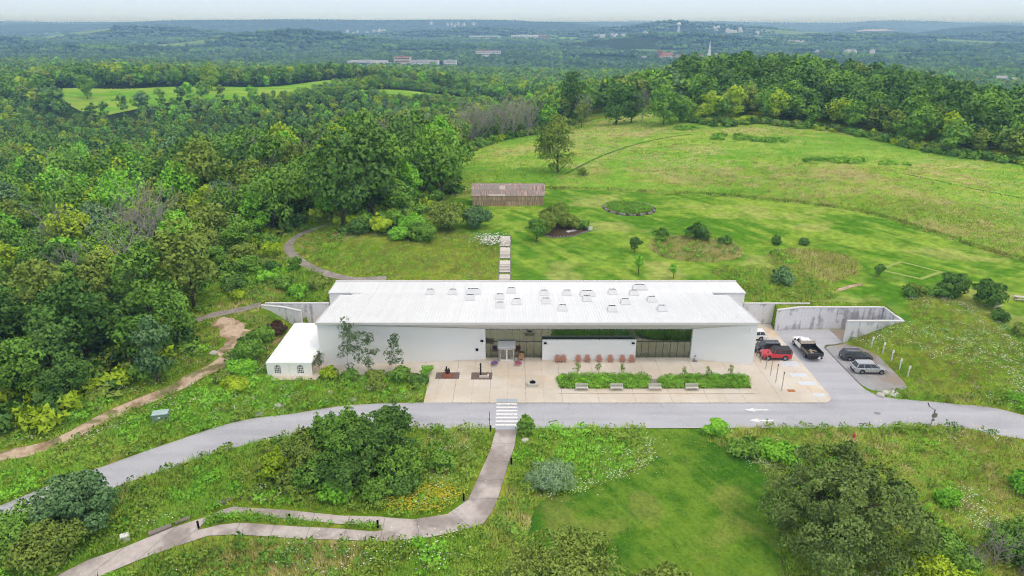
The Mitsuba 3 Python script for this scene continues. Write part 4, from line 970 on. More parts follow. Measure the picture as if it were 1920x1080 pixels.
def car(key, M, paint, L=4.75, W=1.88, H=1.68, roof=None, boxy=False, trim=None, rails=False, spare=False):
    """Nose towards +x. Lower body with wheel arches cut out, greenhouse, panes, wheels, lamps."""
    import manifold3d as m3
    def P(name, m, mat, smooth=35, parent=None):
        m = m.copy(); m.apply_transform(M)
        return put(name, m, mat, parent or key, smooth=smooth)
    wb, R, hw, gc = L * 0.585, 0.37 if not boxy else 0.41, W / 2, 0.24 if not boxy else 0.34
    xf, xr = wb / 2 + 0.02 * L, -wb / 2 + 0.02 * L
    belt, hood = H * 0.60, H * (0.57 if not boxy else 0.62)
    x0, x1 = -L / 2, L / 2
    if boxy:
        secs = [section(x0, hw * 0.95, gc + 0.1, belt), section(x0 + 0.12, hw, gc, belt + 0.02), section(x1 - 1.45, hw, gc, belt + 0.02), section(x1 - 1.3, hw * 0.98, gc, hood + 0.03), section(x1 - 0.18, hw * 0.96, gc, hood - 0.03), section(x1, hw * 0.93, gc + 0.12, hood - 0.12)]
    else:
        secs = [section(x0, hw * 0.82, gc + 0.16, belt - 0.06), section(x0 + 0.22, hw * 0.97, gc, belt + 0.04), section(x0 + 1.2, hw, gc, belt + 0.02), section(x1 - 1.5, hw, gc, belt - 0.02), section(x1 - 1.2, hw * 0.98, gc, hood), section(x1 - 0.35, hw * 0.92, gc, hood - 0.16), section(x1, hw * 0.70, gc + 0.1, hood - 0.34)]
    body = loft(None, secs)
    man = None
    for a, b in zip(secs[:-1], secs[1:]):
        h = hull(np.vstack([a, b]))
        q = m3.Manifold(m3.Mesh(vert_properties=np.array(h.vertices, np.float32), tri_verts=np.array(h.faces, np.uint32)))
        man = q if man is None else man + q
    for x in (xf, xr):
        man = man - m3.Manifold.cylinder(W + 1, R * 1.16, R * 1.16, 20).rotate((90, 0, 0)).translate((x, (W + 1) / 2, R + 0.02))
    mm = man.to_mesh()
    P('body', trimesh.Trimesh(mm.vert_properties[:, :3], mm.tri_verts), paint, 28)
    P('underbody', cat(bx(x0 + 0.25, x1 - 0.25, -hw * 0.72, hw * 0.72, gc - 0.02, belt * 0.7), *[bx(x - R * 1.1, x + R * 1.1, -hw * 0.7, hw * 0.7, gc, R * 2.0) for x in (xf, xr)]), 'car_trim')
    # greenhouse
    if boxy:
        lo = [(x0 + 0.1, 0.95), (x1 - 1.5, 0.95)]
        hi = [(x0 + 0.2, 0.86), (x1 - 1.95, 0.86)]
    else:
        lo = [(x0 + 0.10, 0.92), (x1 - 1.15, 0.92)]
        hi = [(x0 + 0.55, 0.72), (x1 - 2.05, 0.72)]
    zr = H - 0.07
    G8 = lambda g, z: [(x, s * hw * k, z) for x, k in g for s in (-1, 1)]
    P('cabin', hull(G8(lo, belt - 0.03) + G8(hi, zr)), paint if not boxy else (trim or paint), 20)
    top = [(hi[0][0] - 0.08, hi[0][1] * 1.02), (hi[1][0] + 0.05, hi[1][1] * 1.02)]
    P('roof', hull([(x, s * hw * k, z) for (x, k), (xx, kk) in zip(top, hi) for s in (-1, 1) for z in (zr - 0.03, zr + 0.03)] + [(x * 0.75, s * hw * 0.5, H) for x, k in top for s in (-1, 1)]), roof or paint, 40)
    def pane(a, b, c, d, name, inset=0.06, push=0.012):
        a, b, c, d = map(np.array, (a, b, c, d))
        n = np.cross(b - a, d - a); n = n / np.linalg.norm(n)
        ctr = (a + b + c + d) / 4
        q = [ctr + (p - ctr) * (1 - inset) + n * push for p in (a, b, c, d)]
        q2 = [p - n * 0.03 for p in q]
        P(name, hull(q + q2), 'car_glass', False)
    zl = belt - 0.0
    f_ = lambda t, s, z0: None
    def side(x_lo0, x_hi0, x_lo1, x_hi1, s):
        kl, kh = lo[0][1] * hw * s, hi[0][1] * hw * s
        pts = [(x_lo0, kl, zl), (x_lo1, kl, zl), (x_hi1, kh, zr - 0.03), (x_hi0, kh, zr - 0.03)]
        if s > 0:
            pts = [pts[1], pts[0], pts[3], pts[2]]
        pane(*pts, 'side_window', 0.07)
    splits = [0.03, 0.34, 0.66, 0.97] if not boxy else [0.03, 0.36, 0.68, 0.97]
    for s in (-1, 1):
        for a, b in zip(splits[:-1], splits[1:]):
            side(lo[0][0] + (lo[1][0] - lo[0][0]) * a, hi[0][0] + (hi[1][0] - hi[0][0]) * a, lo[0][0] + (lo[1][0] - lo[0][0]) * b, hi[0][0] + (hi[1][0] - hi[0][0]) * b, s)
    kl, kh = lo[0][1] * hw, hi[0][1] * hw
    pane((lo[1][0], -kl, zl), (lo[1][0], kl, zl), (hi[1][0], kh, zr - 0.02), (hi[1][0], -kh, zr - 0.02), 'windscreen', 0.08)
    pane((lo[0][0], kl, zl), (lo[0][0], -kl, zl), (hi[0][0], -kh, zr - 0.02), (hi[0][0], kh, zr - 0.02), 'rear_window', 0.1)
    for x in (xf, xr):
        for s in (-1, 1):
            w = 0.24
            t = trimesh.creation.revolve(np.array([(R * 0.62, -w / 2), (R * 0.94, -w / 2), (R, -w * 0.3), (R, w * 0.3), (R * 0.94, w / 2), (R * 0.62, w / 2), (R * 0.62, -w / 2)]), sections=24)
            A = np.array([[1, 0, 0, x], [0, 0, s, s * (hw - 0.13)], [0, -s, 0, R], [0, 0, 0, 1.0]])
            t.apply_transform(A)
            k = P('wheel', t, 'tyre_rubber', 40)
            spokes = cat(trimesh.creation.cylinder(R * 0.2, 0.06, sections=10), *[bx(-0.035, 0.035, 0, R * 0.6, -0.02, 0.03).apply_transform(trimesh.transformations.rotation_matrix(i * 2 * math.pi / 6, (0, 0, 1))) for i in range(6)], trimesh.creation.revolve(np.array([(R * 0.55, -0.06), (R * 0.65, -0.06), (R * 0.65, 0.05), (R * 0.55, 0.05), (R * 0.55, -0.06)]), sections=20), trimesh.creation.cylinder(R * 0.6, 0.01, sections=16).apply_translation((0, 0, -0.06)))
            spokes.apply_transform(np.array([[1, 0, 0, x], [0, 0, s, s * (hw - 0.07)], [0, -s, 0, R], [0, 0, 0, 1.0]]))
            P('rim', spokes, 'rim_alloy', False, k)
    for s in (-1, 1):
        if boxy:
            P('headlight', trimesh.creation.cylinder(0.13, 0.06, sections=12).apply_transform(np.array([[0, 0, 1, x1 - 0.01], [1, 0, 0, s * hw * 0.68], [0, 1, 0, hood - 0.24], [0, 0, 0, 1.0]])), 'head_lamp')
            P('tail_light', bx(x0 - 0.03, x0 + 0.05, s * hw * 0.86 - 0.06, s * hw * 0.86 + 0.06, belt - 0.35, belt - 0.08), 'tail_lamp', False)
        else:
            P('headlight', hull([(x1 - 0.42, s * hw * 0.9, hood - 0.24), (x1 - 0.42, s * hw * 0.94, hood - 0.36), (x1 - 0.06, s * hw * 0.62, hood - 0.38), (x1 - 0.06, s * hw * 0.66, hood - 0.48), (x1 - 0.2, s * hw * 0.7, hood - 0.3)]), 'head_lamp')
            P('tail_light', hull([(x0 - 0.02, s * hw * 0.78, belt - 0.1), (x0 - 0.02, s * hw * 0.5, belt - 0.14), (x0 + 0.25, s * hw * 0.985, belt - 0.06), (x0 + 0.25, s * hw * 0.985, belt - 0.2), (x0 - 0.02, s * hw * 0.78, belt - 0.24)]), 'tail_lamp')
        P('mirror', hull([(lo[1][0] - 0.25 + a, s * (hw + b), belt + c) for a in (0, 0.12) for b in (0.0, 0.17) for c in (0.0, 0.14)]), paint, False)
        P('sill_trim', bx(xr + R * 1.2, xf - R * 1.2, s * hw * 0.97 - 0.03, s * hw * 0.97 + 0.03, gc - 0.02, gc + 0.13), 'car_trim', False)
        if rails:
            P('roof_rail', bx(hi[0][0] + 0.1, hi[1][0] - 0.1, s * hw * 0.62 - 0.02, s * hw * 0.62 + 0.02, H - 0.03, H + 0.04), 'metal_pale', False)
    P('front_bumper', bx(x1 - 0.25, x1 + (0.08 if boxy else 0.02), -hw * (0.9 if boxy else 0.66), hw * (0.9 if boxy else 0.66), gc + 0.02, gc + 0.24), 'car_trim', False)
    P('rear_bumper', bx(x0 - 0.04, x0 + 0.2, -hw * 0.78, hw * 0.78, gc + 0.06, gc + 0.28), 'car_trim', False)
    P('number_plate', bx(x0 - 0.06, x0 - 0.045, -0.2, 0.2, belt - 0.42, belt - 0.3), 'paint_white', False)
    if spare:
        P('spare_wheel', trimesh.creation.cylinder(0.36, 0.2, sections=20).apply_transform(np.array([[0, 0, 1, x0 - 0.14], [1, 0, 0, 0.05], [0, 1, 0, belt - 0.12], [0, 0, 0, 1.0]])), 'tyre_rubber')


_k = thing('parked_car', 'white compact SUV half hidden behind the corner of the building', 'car', 'cars parked at the end of the building')
car(_k, rotz(math.pi + 0.04, 40.75, 105.2, 0.15), 'paint_car_white', 4.5, 1.85, 1.66)
_k = thing('parked_car', 'black SUV with a glass roof parked beyond the red off-roader', 'car', 'cars parked at the end of the building')
car(_k, rotz(math.pi - 0.02, 41.5, 100.6, 0.15), 'paint_slate', 4.9, 1.93, 1.70, roof='car_glass', rails=True)
_k = thing('parked_car', 'bright red boxy off-roader with a black roof and spare wheel', 'car', 'cars parked at the end of the building')
car(_k, rotz(math.pi - 0.03, 42.15, 98.0, 0.15), 'paint_red', 4.55, 1.93, 1.86, roof='car_trim', boxy=True, trim='paint_red', spare=True)
_k = thing('parked_car', 'charcoal grey SUV parked in the dirty bay nearest the court', 'car', 'cars parked in the bay by the slope')
car(_k, rotz(-0.05, 55.0, 97.9, 0.055), 'paint_charcoal', 4.8, 1.88, 1.68, rails=True)
_k = thing('parked_car', 'silver SUV with dark windows parked nearest the road', 'car', 'cars parked in the bay by the slope')
car(_k, rotz(-0.04, 54.95, 93.6, 0.055), 'paint_silver', 4.95, 1.93, 1.72, rails=True)

# dump truck: white crew cab, black tipper body
_k = thing('dump_truck', 'white pickup truck with a black open dump body stopped on the drive', 'truck')
_M = rotz(math.pi / 2 + 0.03, 48.0, 100.4, 0.055)


def _P(name, m, mat, smooth=30, parent=None):
    m = m.copy(); m.apply_transform(_M)
    return put(name, m, mat, parent or _k, smooth=smooth)


_hw = 1.0
_P('chassis', cat(bx(-3.2, 3.2, -0.45, 0.45, 0.5, 0.78), bx(-0.2, 3.3, -0.9, 0.9, 0.45, 0.8)), 'car_trim', False)
_P('bonnet', hull([(x, s * w, z) for s in (-1, 1) for x, w, z in ((1.95, 0.98, 0.6), (1.95, 0.98, 1.25), (1.95, 0.82, 1.38), (3.3, 0.94, 0.6), (3.35, 0.9, 1.1), (3.3, 0.74, 1.25))]), 'paint_car_white')
_P('cab', hull([(x, s * w, z) for s in (-1, 1) for x, w, z in ((-0.15, 1.0, 0.6), (2.0, 1.0, 0.6), (2.0, 1.0, 1.28), (-0.15, 1.0, 1.28))]), 'paint_car_white')
_P('cab_top', hull([(x, s * w, z) for s in (-1, 1) for x, w, z in ((-0.12, 0.97, 1.27), (1.95, 0.97, 1.27), (1.35, 0.80, 1.95), (-0.02, 0.80, 1.95), (1.25, 0.6, 2.0), (0.05, 0.6, 2.0))]), 'paint_car_white')
for _s in (-1, 1):
    for _a, _b in ((0.0, 0.75), (0.82, 1.72)):
        _P('side_window', hull([(x, _s * (w + 0.012), z) for x, w, z in ((_a, 0.955, 1.33), (_b, 0.955, 1.33), (min(_b, 1.4), 0.835, 1.86), (_a + 0.05, 0.835, 1.86))] + [(x, _s * (w - 0.03), z) for x, w, z in ((_a, 0.955, 1.33), (_b, 0.955, 1.33))]), 'car_glass', False)
    _P('headlight', bx(3.28, 3.38, _s * 0.78 - 0.14, _s * 0.78 + 0.14, 0.9, 1.12), 'head_lamp', False)
    _P('mirror', bx(1.7, 1.85, _s * 1.2 - 0.12, _s * 1.2 + 0.12, 1.3, 1.6), 'car_trim', False)
    _P('side_board', hull([(x, _s * w, z) for x in (-3.35, -0.55) for w, z in ((1.18, 0.95), (1.24, 0.95), (1.26, 1.5), (1.20, 1.5))]), 'paint_black', False)
    _P('warning_stripe', bx(-3.3, -0.6, _s * 1.272 - 0.006, _s * 1.272 + 0.006, 1.3, 1.42), 'stripe_yellow', False)
    for _x, _r in ((2.55, 0.42), (-2.0, 0.42)):
        _w = _P('wheel', trimesh.creation.cylinder(_r, 0.3 if _x > 0 else 0.5, sections=20).apply_transform(np.array([[1, 0, 0, _x], [0, 0, _s, _s * 0.86], [0, -_s, 0, _r], [0, 0, 0, 1.0]])), 'tyre_rubber')
        _P('rim', trimesh.creation.cylinder(_r * 0.55, 0.04, sections=12).apply_transform(np.array([[1, 0, 0, _x], [0, 0, _s, _s * (1.02 if _x > 0 else 1.12)], [0, -_s, 0, _r], [0, 0, 0, 1.0]])), 'rim_alloy', False, _w)
_P('windscreen', hull([(1.97, s * 0.86, 1.3) for s in (-1, 1)] + [(1.42, s * 0.72, 1.9) for s in (-1, 1)] + [(1.9, s * 0.86, 1.3) for s in (-1, 1)]), 'car_glass', False)
_P('rear_window', bx(-0.14, -0.1, -0.7, 0.7, 1.4, 1.85), 'car_glass', False)
_P('bed_floor', bx(-3.35, -0.55, -1.2, 1.2, 0.88, 0.98), 'paint_black', False)
_P('headboard', cat(bx(-0.58, -0.48, -1.24, 1.24, 0.95, 1.75), hull([(x, s * 1.24, z) for s in (-1, 1) for x, z in ((-0.58, 1.72), (-0.48, 1.72), (-0.05, 2.05), (-0.1, 2.1))])), 'paint_black', False)
_P('tailgate', bx(-3.45, -3.36, -1.24, 1.24, 0.85, 1.4), 'paint_black', False)
_P('bumper', bx(-3.6, -3.46, -1.1, 1.1, 0.5, 0.68), 'car_trim', False)
_P('number_plate', bx(-3.62, -3.605, -0.7, -0.3, 0.55, 0.75), 'paint_white', False)
for _s in (-1, 1):
    _P('tail_light', bx(-3.52, -3.46, _s * 0.95 - 0.1, _s * 0.95 + 0.1, 0.72, 0.84), 'tail_lamp', False)
for _n, (_x, _y2, _a) in enumerate(((-2.0, 0.1, 0.3), (-1.7, -0.3, 0.9), (-2.4, 0.3, -0.4))):
    _m = bx(-0.55, 0.55, -0.09, 0.09, 0, 0.07).apply_transform(rotz(_a, _x, _y2, 1.0 + 0.07 * _n)); _m.apply_transform(_M)
    tag(put('loose_board', _m, 'wood_pale'), ['pale board lying lowest in the truck bed', 'pale board lying askew across the truck bed', 'pale board on top of the others in the truck bed'][_n], 'board', 'boards in the truck bed')
diffuse('stripe_yellow', (0.50, 0.40, 0.20))

# ---------------------------------------------------------------- foliage materials
def leafmat(name, dark, light, f=1.0):
    def fn(p, n, uv):
        a = 0.45 * noise(p.x / 0.8, p.y / 0.8, p.z / 0.8) + 0.55 * noise(p.x / 0.27, p.y / 0.27, p.z / 0.27)
        b = noise(p.x / 5.5 + 3, p.y / 5.5, p.z / 9)
        c = noise(p.x / 31, p.y / 31, 5.0)
        t = dr.clip(0.85 * a + 0.34 * b + 0.40 * c - 0.30, 0, 1)
        return mix(dark, light, t) * f
    diffuse(name, mikit.proc(fn))


leafmat('leaves_dark', (0.043, 0.116, 0.024), (0.194, 0.356, 0.077))
leafmat('leaves_mid', (0.077, 0.193, 0.028), (0.297, 0.519, 0.081))
leafmat('leaves_olive', (0.116, 0.193, 0.031), (0.372, 0.475, 0.097))
leafmat('leaves_yellow', (0.200, 0.339, 0.019), (0.535, 0.683, 0.059))
leafmat('leaves_lime', (0.131, 0.354, 0.028), (0.372, 0.743, 0.081))
leafmat('leaves_blue', (0.069, 0.162, 0.054), (0.267, 0.431, 0.178))
leafmat('leaves_silver', (0.154, 0.216, 0.154), (0.386, 0.475, 0.327))
leafmat('leaves_far', (0.033, 0.084, 0.030), (0.143, 0.240, 0.093))
leafmat('leaves_farther', (0.024, 0.063, 0.033), (0.090, 0.158, 0.083))
leafmat('tuft_green', (0.104, 0.262, 0.022), (0.354, 0.610, 0.079))
leafmat('tuft_yellow', (0.195, 0.317, 0.027), (0.500, 0.634, 0.110))
leafmat('tuft_olive', (0.140, 0.175, 0.030), (0.420, 0.420, 0.120))
leafmat('tuft_tan', (0.360, 0.330, 0.100), (0.640, 0.570, 0.280))
leafmat('tuft_bluish', (0.140, 0.270, 0.110), (0.400, 0.560, 0.300))
FOL = ['leaves_dark', 'leaves_mid', 'leaves_olive', 'leaves_yellow', 'leaves_lime', 'leaves_blue']


# ---------------------------------------------------------------- foliage meshes (vertices, triangles, normals)
def unit(v):
    return v / np.maximum(np.linalg.norm(v, axis=-1, keepdims=True), 1e-9)


def leafcloud(c, n, size, rng, aspect=0.55, flat=0.75, two=True):
    """Leaf blades at the points c, facing about along n."""
    N = len(c)
    m = unit(n * flat + rng.normal(size=(N, 3)) * 0.6)
    t = unit(np.cross(m, rng.normal(size=(N, 3))))
    b = np.cross(m, t)
    s = size * (0.65 + 0.7 * rng.random((N, 1)))
    if two:
        v = np.stack([c - t * s, c + b * s * aspect + m * s * 0.12, c + t * s, c - b * s * aspect + m * s * 0.12], 1)
        f = (np.arange(N)[:, None, None] * 4 + np.array([[0, 1, 2], [0, 2, 3]])).reshape(-1, 3)
        k = 4
    else:
        v = np.stack([c - t * s, c + t * s * 0.7 + b * s * 0.8, c + t * s * 0.5 - b * s * 0.8], 1)
        f = np.arange(N * 3).reshape(-1, 3)
        k = 3
    nn = np.repeat(unit(n * 0.55 + m * 0.75)[:, None], k, 1)
    return v.reshape(-1, 3), f, nn.reshape(-1, 3)


def fol_ply(v, f, n, mat):
    path = meshkit.write_ply((v, f), False, normals=n)
    return {'type': 'ply', 'filename': path, 'face_normals': False, 'bsdf': {'type': 'ref', 'id': mat}}


def crown(seed, w, h, base, leaves, size, lobes=22, lob_r=0.34, two=True, top=0.62, gap=0.0, aspect=0.55, spires=0):
    """Leaves spread through lobes that fill an uneven egg: width w, from height base to h."""
    rng = np.random.default_rng(seed)
    H = h - base
    out_c, out_n, wt = [], [], []
    L = []
    for i in range(lobes):
        u = unit(rng.normal(size=3))
        r = (0.35 + 0.62 * rng.random() ** 0.5)
        z = base + H * (0.5 + 0.5 * u[2] * r)
        rel = (z - base) / H
        # widest a little above the middle, narrowing towards the top
        prof = math.sqrt(max(1 - ((rel - 0.50) / 0.56) ** 2, 0.06))
        x, y = u[0] * r * w / 2 * prof, u[1] * r * w / 2 * prof
        rad = lob_r * w / 2 * (0.6 + 0.7 * rng.random()) * (0.75 + 0.4 * prof)
        L.append((x, y, z, rad))
    L.append((0, 0, base + H * 0.45, w * 0.26)); L.append((0, 0, base + H * 0.68, w * 0.24)); L.append((0.06 * w, 0, h - w * 0.22, w * 0.2)); L.append((-0.2 * w, 0.1 * w, base + H * 0.74, w * 0.2)); L.append((0.14 * w, -0.2 * w, base + H * 0.74, w * 0.2))
    for i in range(spires):                    # leaders that stand out of the top
        a, r = rng.random() * 6.283, rng.random() ** 0.5 * 0.38 * w
        z0 = base + H * (0.62 + 0.22 * rng.random())
        k = 3
        for j in range(k):
            L.append((math.cos(a) * r, math.sin(a) * r, z0 + j * H * 0.10, w * 0.085 * (1 - 0.28 * j)))
    L = np.array(L)
    area = L[:, 3] ** 2
    cnt = np.maximum((leaves * area / area.sum()).astype(int), 3)
    for (x, y, z, r), k in zip(L, cnt):
        d = unit(rng.normal(size=(k, 3)))
        d[:, 2] = np.where(rng.random(k) < 0.55, np.abs(d[:, 2]), d[:, 2])
        rr = r * (0.62 + 0.45 * rng.random((k, 1)) ** 0.7)
        p = np.array([x, y, z]) + d * rr * np.array([1, 1, 0.78])
        out_c.append(p)
        o = unit(p - np.array([0, 0, base + H * 0.35]))
        out_n.append(unit(d * 0.75 + o * 0.45 + np.array([0, 0, 0.12])))
    c, n = np.vstack(out_c), np.vstack(out_n)
    if gap:
        keep = meshkit.noise(c / (w * 0.11) + seed, seed) > gap
        c, n = c[keep], n[keep]
    return leafcloud(c, n, size, rng, aspect, two=two)


def limbs(seed, h, base, w, r0, n=7, dead=False):
    rng = np.random.default_rng(seed + 100)
    ms = [rod((0, 0, -0.6), (0.12, 0.05, base), r0 * 1.25, r0 * 0.85, 8), rod((0.12, 0.05, base - 0.05), (0.0, 0.1, h * 0.78), r0 * 0.85, r0 * 0.2, 6)]
    for i in range(n):
        a = i * 2.4 + rng.random()
        z0 = base * 0.8 + (h * 0.6 - base * 0.8) * i / n
        L = w * (0.30 + 0.16 * rng.random())
        e = np.array([math.cos(a) * L, math.sin(a) * L, z0 + L * (0.6 + 0.6 * rng.random())])
        ms.append(rod((0.06, 0.05, z0), e, r0 * 0.42, r0 * 0.1, 5))
        if dead:
            for j in range(4):
                t = 0.35 + 0.55 * rng.random()
                s = np.array([0.06, 0.05, z0]) * (1 - t) + e * t
                q = s + np.array([math.cos(a + rng.normal()) * L * 0.4, math.sin(a + rng.normal()) * L * 0.4, L * (0.35 + 0.4 * rng.random())])
                ms.append(rod(s, q, r0 * 0.16, 0.02, 4))
                for _ in range(2):
                    t2 = 0.4 + 0.5 * rng.random()
                    s2 = s * (1 - t2) + q * t2
                    ms.append(rod(s2, s2 + np.array([rng.normal() * L * 0.2, rng.normal() * L * 0.2, L * 0.25]), r0 * 0.09, 0.015, 3))
    return cat(ms)


def group(name, crown_data, mat, trunk=None, tmat='trunk_brown'):
    g = {'type': 'shapegroup', 'crown': fol_ply(*crown_data, mat)}
    if trunk is not None:
        g['trunk'] = mikit.ply(trunk, tmat, smooth=40)
    scene[name] = g
    return name


def inst(gid, key, x, y, a=0.0, s=1.0, sz=None, z=None):
    if z is None:
        z = float(hgrid(x, y)) - 0.1
    scene[key] = {'type': 'instance', 'to_world': T(rotz(a, x, y, z, s, sz)), 'g': {'type': 'ref', 'id': gid}}
    return key


# species: (crown width, height, base of the crown)
SPEC = [(10.5, 15.0, 2.6), (9.0, 17.0, 2.8), (12.5, 14.0, 2.4), (7.4, 16.0, 1.8), (8.4, 12.0, 1.4), (11.0, 18.0, 3.4)]
LODS = [(2300, 0.42, 30, True), (900, 0.62, 22, True), (320, 0.95, 16, False)]
for _s, (_w, _h, _b) in enumerate(SPEC):
    _t = limbs(_s, _h, _b, _w, 0.028 * _h / 1.6, 6)
    for _l, (_n2, _sz, _lb, _two) in enumerate(LODS):
        _c = crown(_s * 7 + 1, _w, _h, _b, _n2, _sz, _lb, two=_two)
        for _m2 in FOL:
            group(f'grp_{_s}_{_l}_{_m2}', _c, _m2, _t if _l == 0 else None)
_c = crown(77, 10, 14, 1.5, 320, 0.95, 18, two=False)
for _i in range(3):
    scene[f'grp_dead_{_i}'] = {'type': 'shapegroup', 'trunk': mikit.ply(limbs(_i + 31, 11 + _i, 1.5, 6 + _i, 0.15, 22, True), 'trunk_grey', smooth=40)}

# ---------------------------------------------------------------- the woods
def in_view(x, y, m=16):
    return np.abs(x) < 0.76 * (np.asarray(y) * _cp + 18) + m


def jitter(poly, step, seed):
    if poly.is_empty:
        return np.zeros((0, 2))
    rng = np.random.default_rng(seed)
    x0, y0, x1, y1 = poly.bounds
    gx, gy = np.meshgrid(np.arange(x0, x1, step), np.arange(y0, y1, step * 0.87))
    gx = gx + (np.arange(gx.shape[0]) % 2)[:, None] * step / 2
    p = np.stack([gx.ravel(), gy.ravel()], 1) + (rng.random((gx.size, 2)) - 0.5) * step * 0.85
    p = p[shapely.contains_xy(poly, p[:, 0], p[:, 1])]
    return p[in_view(p[:, 0], p[:, 1])]


WOOD_W = Polygon([(-72, 70), (-66.5, 75), (-61.5, 78), (-58, 83), (-54.5, 88), (-52.5, 94), (-52.0, 99), (-54.5, 104), (-56.5, 106.5), (-60, 110.5), (-60, 114), (-57.5, 121), (-56.5, 128), (-57, 136), (-55, 143), (-52, 150), (-48, 157.5), (-44, 159), (-40, 150), (-36, 145.5), (-30, 146), (-26, 150), (-24, 158), (-22, 166), (-20, 176),
                  (-18, 190), (-21, 205), (-24, 225), (-20, 258), (-8, 285), (4, 300), (14, 312), (24, 330), (30, 350), (44, 365), (40, 400), (30, 470), (20, 560), (-90, 545), (-130, 575), (-190, 560), (-215, 540), (-262, 542), (-300, 528), (-340, 520), (-430, 590), (-560, 560), (-560, 300), (-300, 150), (-130, 70)])
WOOD_E = Polygon([(82, 306), (88, 294), (105, 303), (118, 298), (133, 291), (139, 284), (145, 257), (152, 237), (169, 229), (190, 222), (260, 215), (330, 260), (420, 380), (380, 480), (240, 520), (110, 470), (96, 420), (94, 370), (92, 345), (89, 322)])
_gap = Polygon([(-230, 520), (-90, 545), (10, 560), (0, 650), (-60, 700), (-115, 730), (-180, 600)])
MIDLAND = Polygon([(-330, 330), (330, 330), (1300, 1500), (-1300, 1500)]).difference(shapely.union_all([WOOD_W.buffer(4), WOOD_E.buffer(4), BRIGHT.buffer(5), BRIGHT2.buffer(4), FIELD.buffer(3), _gap]))
_rng = np.random.default_rng(11)
pw, pe = jitter(WOOD_W, 7.3, 1), jitter(WOOD_E, 8.6, 2)
SOLO = [  # landmark trees: x, y, species, leaves, size, label
    
    (31.7, 318, 3, 'leaves_olive', 0.8, 'narrow ragged tree before the tall dark group at the head of the field'),
    (-18.3, 177, 2, 'leaves_mid', 1.3, 'wide spreading tree with bare forked trunks beside the bark longhouse'),
    (-25.5, 168, 3, 'leaves_lime', 0.75, 'bright green small tree tucked under the wide tree by the longhouse'),
    (-38.5, 150, 5, 'leaves_dark', 1.3, 'tall dark tree at the top of the curving hill path'), (-33.0, 156, 1, 'leaves_dark', 1.35, 'tall dark tree behind the one at the hill path'), (-29.5, 163, 3, 'leaves_mid', 1.25, 'slender mid green tree between the dark pair and the longhouse'),
    (-56.8, 112.5, 0, 'leaves_olive', 1.05, 'large olive green crown bulging out over the gravel path'), (-62.5, 108, 1, 'leaves_mid', 0.92, 'full green tree left of the gravel path end'),
    (-52.6, 89.5, 3, 'leaves_blue', 0.72, 'slim grey-green tree standing at the edge of the dirt track'), (-57.5, 94.5, 4, 'leaves_mid', 0.75, 'mid green young tree just inside the dirt track'),
    (-97, 141, 4, 'leaves_lime', 1.0, 'glowing lime green tree deep in the dark wood'), (-131, 205, 0, 'leaves_lime', 0.9, 'bright green round tree among dark crowns in the middle of the wood'),
    (-254, 600, 0, 'leaves_yellow', 1.45, 'round pale green tree alone on the bright far meadow'), (-352, 585, 4, 'leaves_mid', 1.7, 'mid green tree where the bright far meadow begins')]
for _x, _y2, _s, _m2, _k2, _lab in SOLO:
    k = thing('landmark_tree', _lab, 'tree')
    inst(f'grp_{_s}_0_{_m2}', k, _x, _y2, _rng.random() * 6, _k2)
_sx = np.array([(a[0], a[1]) for a in SOLO] + [(47.2, 316), (53, 319), (66.2, 304), (74, 307), (29, 345)])
_far = lambda p, d: np.min(np.hypot(p[:, None, 0] - _sx[None, :, 0], p[:, None, 1] - _sx[None, :, 1]), 1) > d
pw, pe = pw[_far(pw, 5)], pe[_far(pe, 5)]
_order = np.argsort(pw[:, 1])
pw = pw[_order]
WORD = {'leaves_dark': 'dark green', 'leaves_mid': 'mid green', 'leaves_olive': 'olive green', 'leaves_yellow': 'yellow-green', 'leaves_lime': 'light green', 'leaves_blue': 'grey-green'}
SHAPE = ['rounded', 'tall oval', 'wide spreading', 'slim upright', 'low bushy', 'tall full-crowned']


def where(x, y):
    if y < 100: return 'in the wood below the dirt track'
    if y < 125: return 'in the wood beside the gravel path'
    if y < 150: return 'in the wood across the slope from the hill path' if x < -60 else 'at the wood edge by the hill path'
    if y < 190: return 'in the wood behind the hill path' if x < -45 else 'in the grove behind the curving path near the longhouse'
    return 'in the deep wood behind the hill path' if x < -60 else 'in the wood along the field beyond the longhouse'


def pick(rng, x, y, wts):
    c = meshkit.noise(np.array([[x / 26, y / 26, 0.5]]), 8)[0] * 0.5 + rng.random() * 0.5
    w = np.array(wts, float); w = np.cumsum(w / w.sum())
    return FOL[int(np.searchsorted(w, min(max((c - 0.18) / 0.64, 0), 0.999)))]


_nm = 0
_mass = 0
_said = []
for _x, _y2 in pw:
    d = math.hypot(_x, _y2)
    lod = 0 if _y2 < 205 else 1 if _y2 < 330 else 2
    hill_in = _x > -46 and 140 < _y2 < 200
    s = int(_rng.choice([0, 1, 2, 3, 4, 5], p=[.22, .2, .16, .16, .14, .12]))
    m2 = pick(_rng, _x, _y2, (0.22, 0.36, 0.12, 0.10, 0.13, 0.07) if _y2 < 135 else (0.26, 0.36, 0.12, 0.09, 0.11, 0.06))
    # the wood's near fringe is lower
    k2 = (0.70 + 0.50 * _rng.random() ** 1.3) * (0.66 if _y2 < 98 and _x > -66 else 0.82 if _y2 < 150 and _x < -52 else 1.0 if _y2 < 260 else 0.84 if _y2 < 420 else 0.56)
    if _nm < 280 and lod == 0:
        _nm += 1
        k = thing('forest_tree', f'{SHAPE[s]} {WORD[m2]} tree {where(_x, _y2)}', 'tree', 'trees of the wood on the valley side')
        _said.append((k, _x, _y2, SHAPE[s], WORD[m2], where(_x, _y2)))
    else:
        _mass += 1
        k = f'far_woodland__{_mass:05d}'
    inst(f'grp_{s}_{lod}_{m2}', k, _x, _y2, _rng.random() * 6, k2, k2 * (0.82 + 0.3 * _rng.random()))
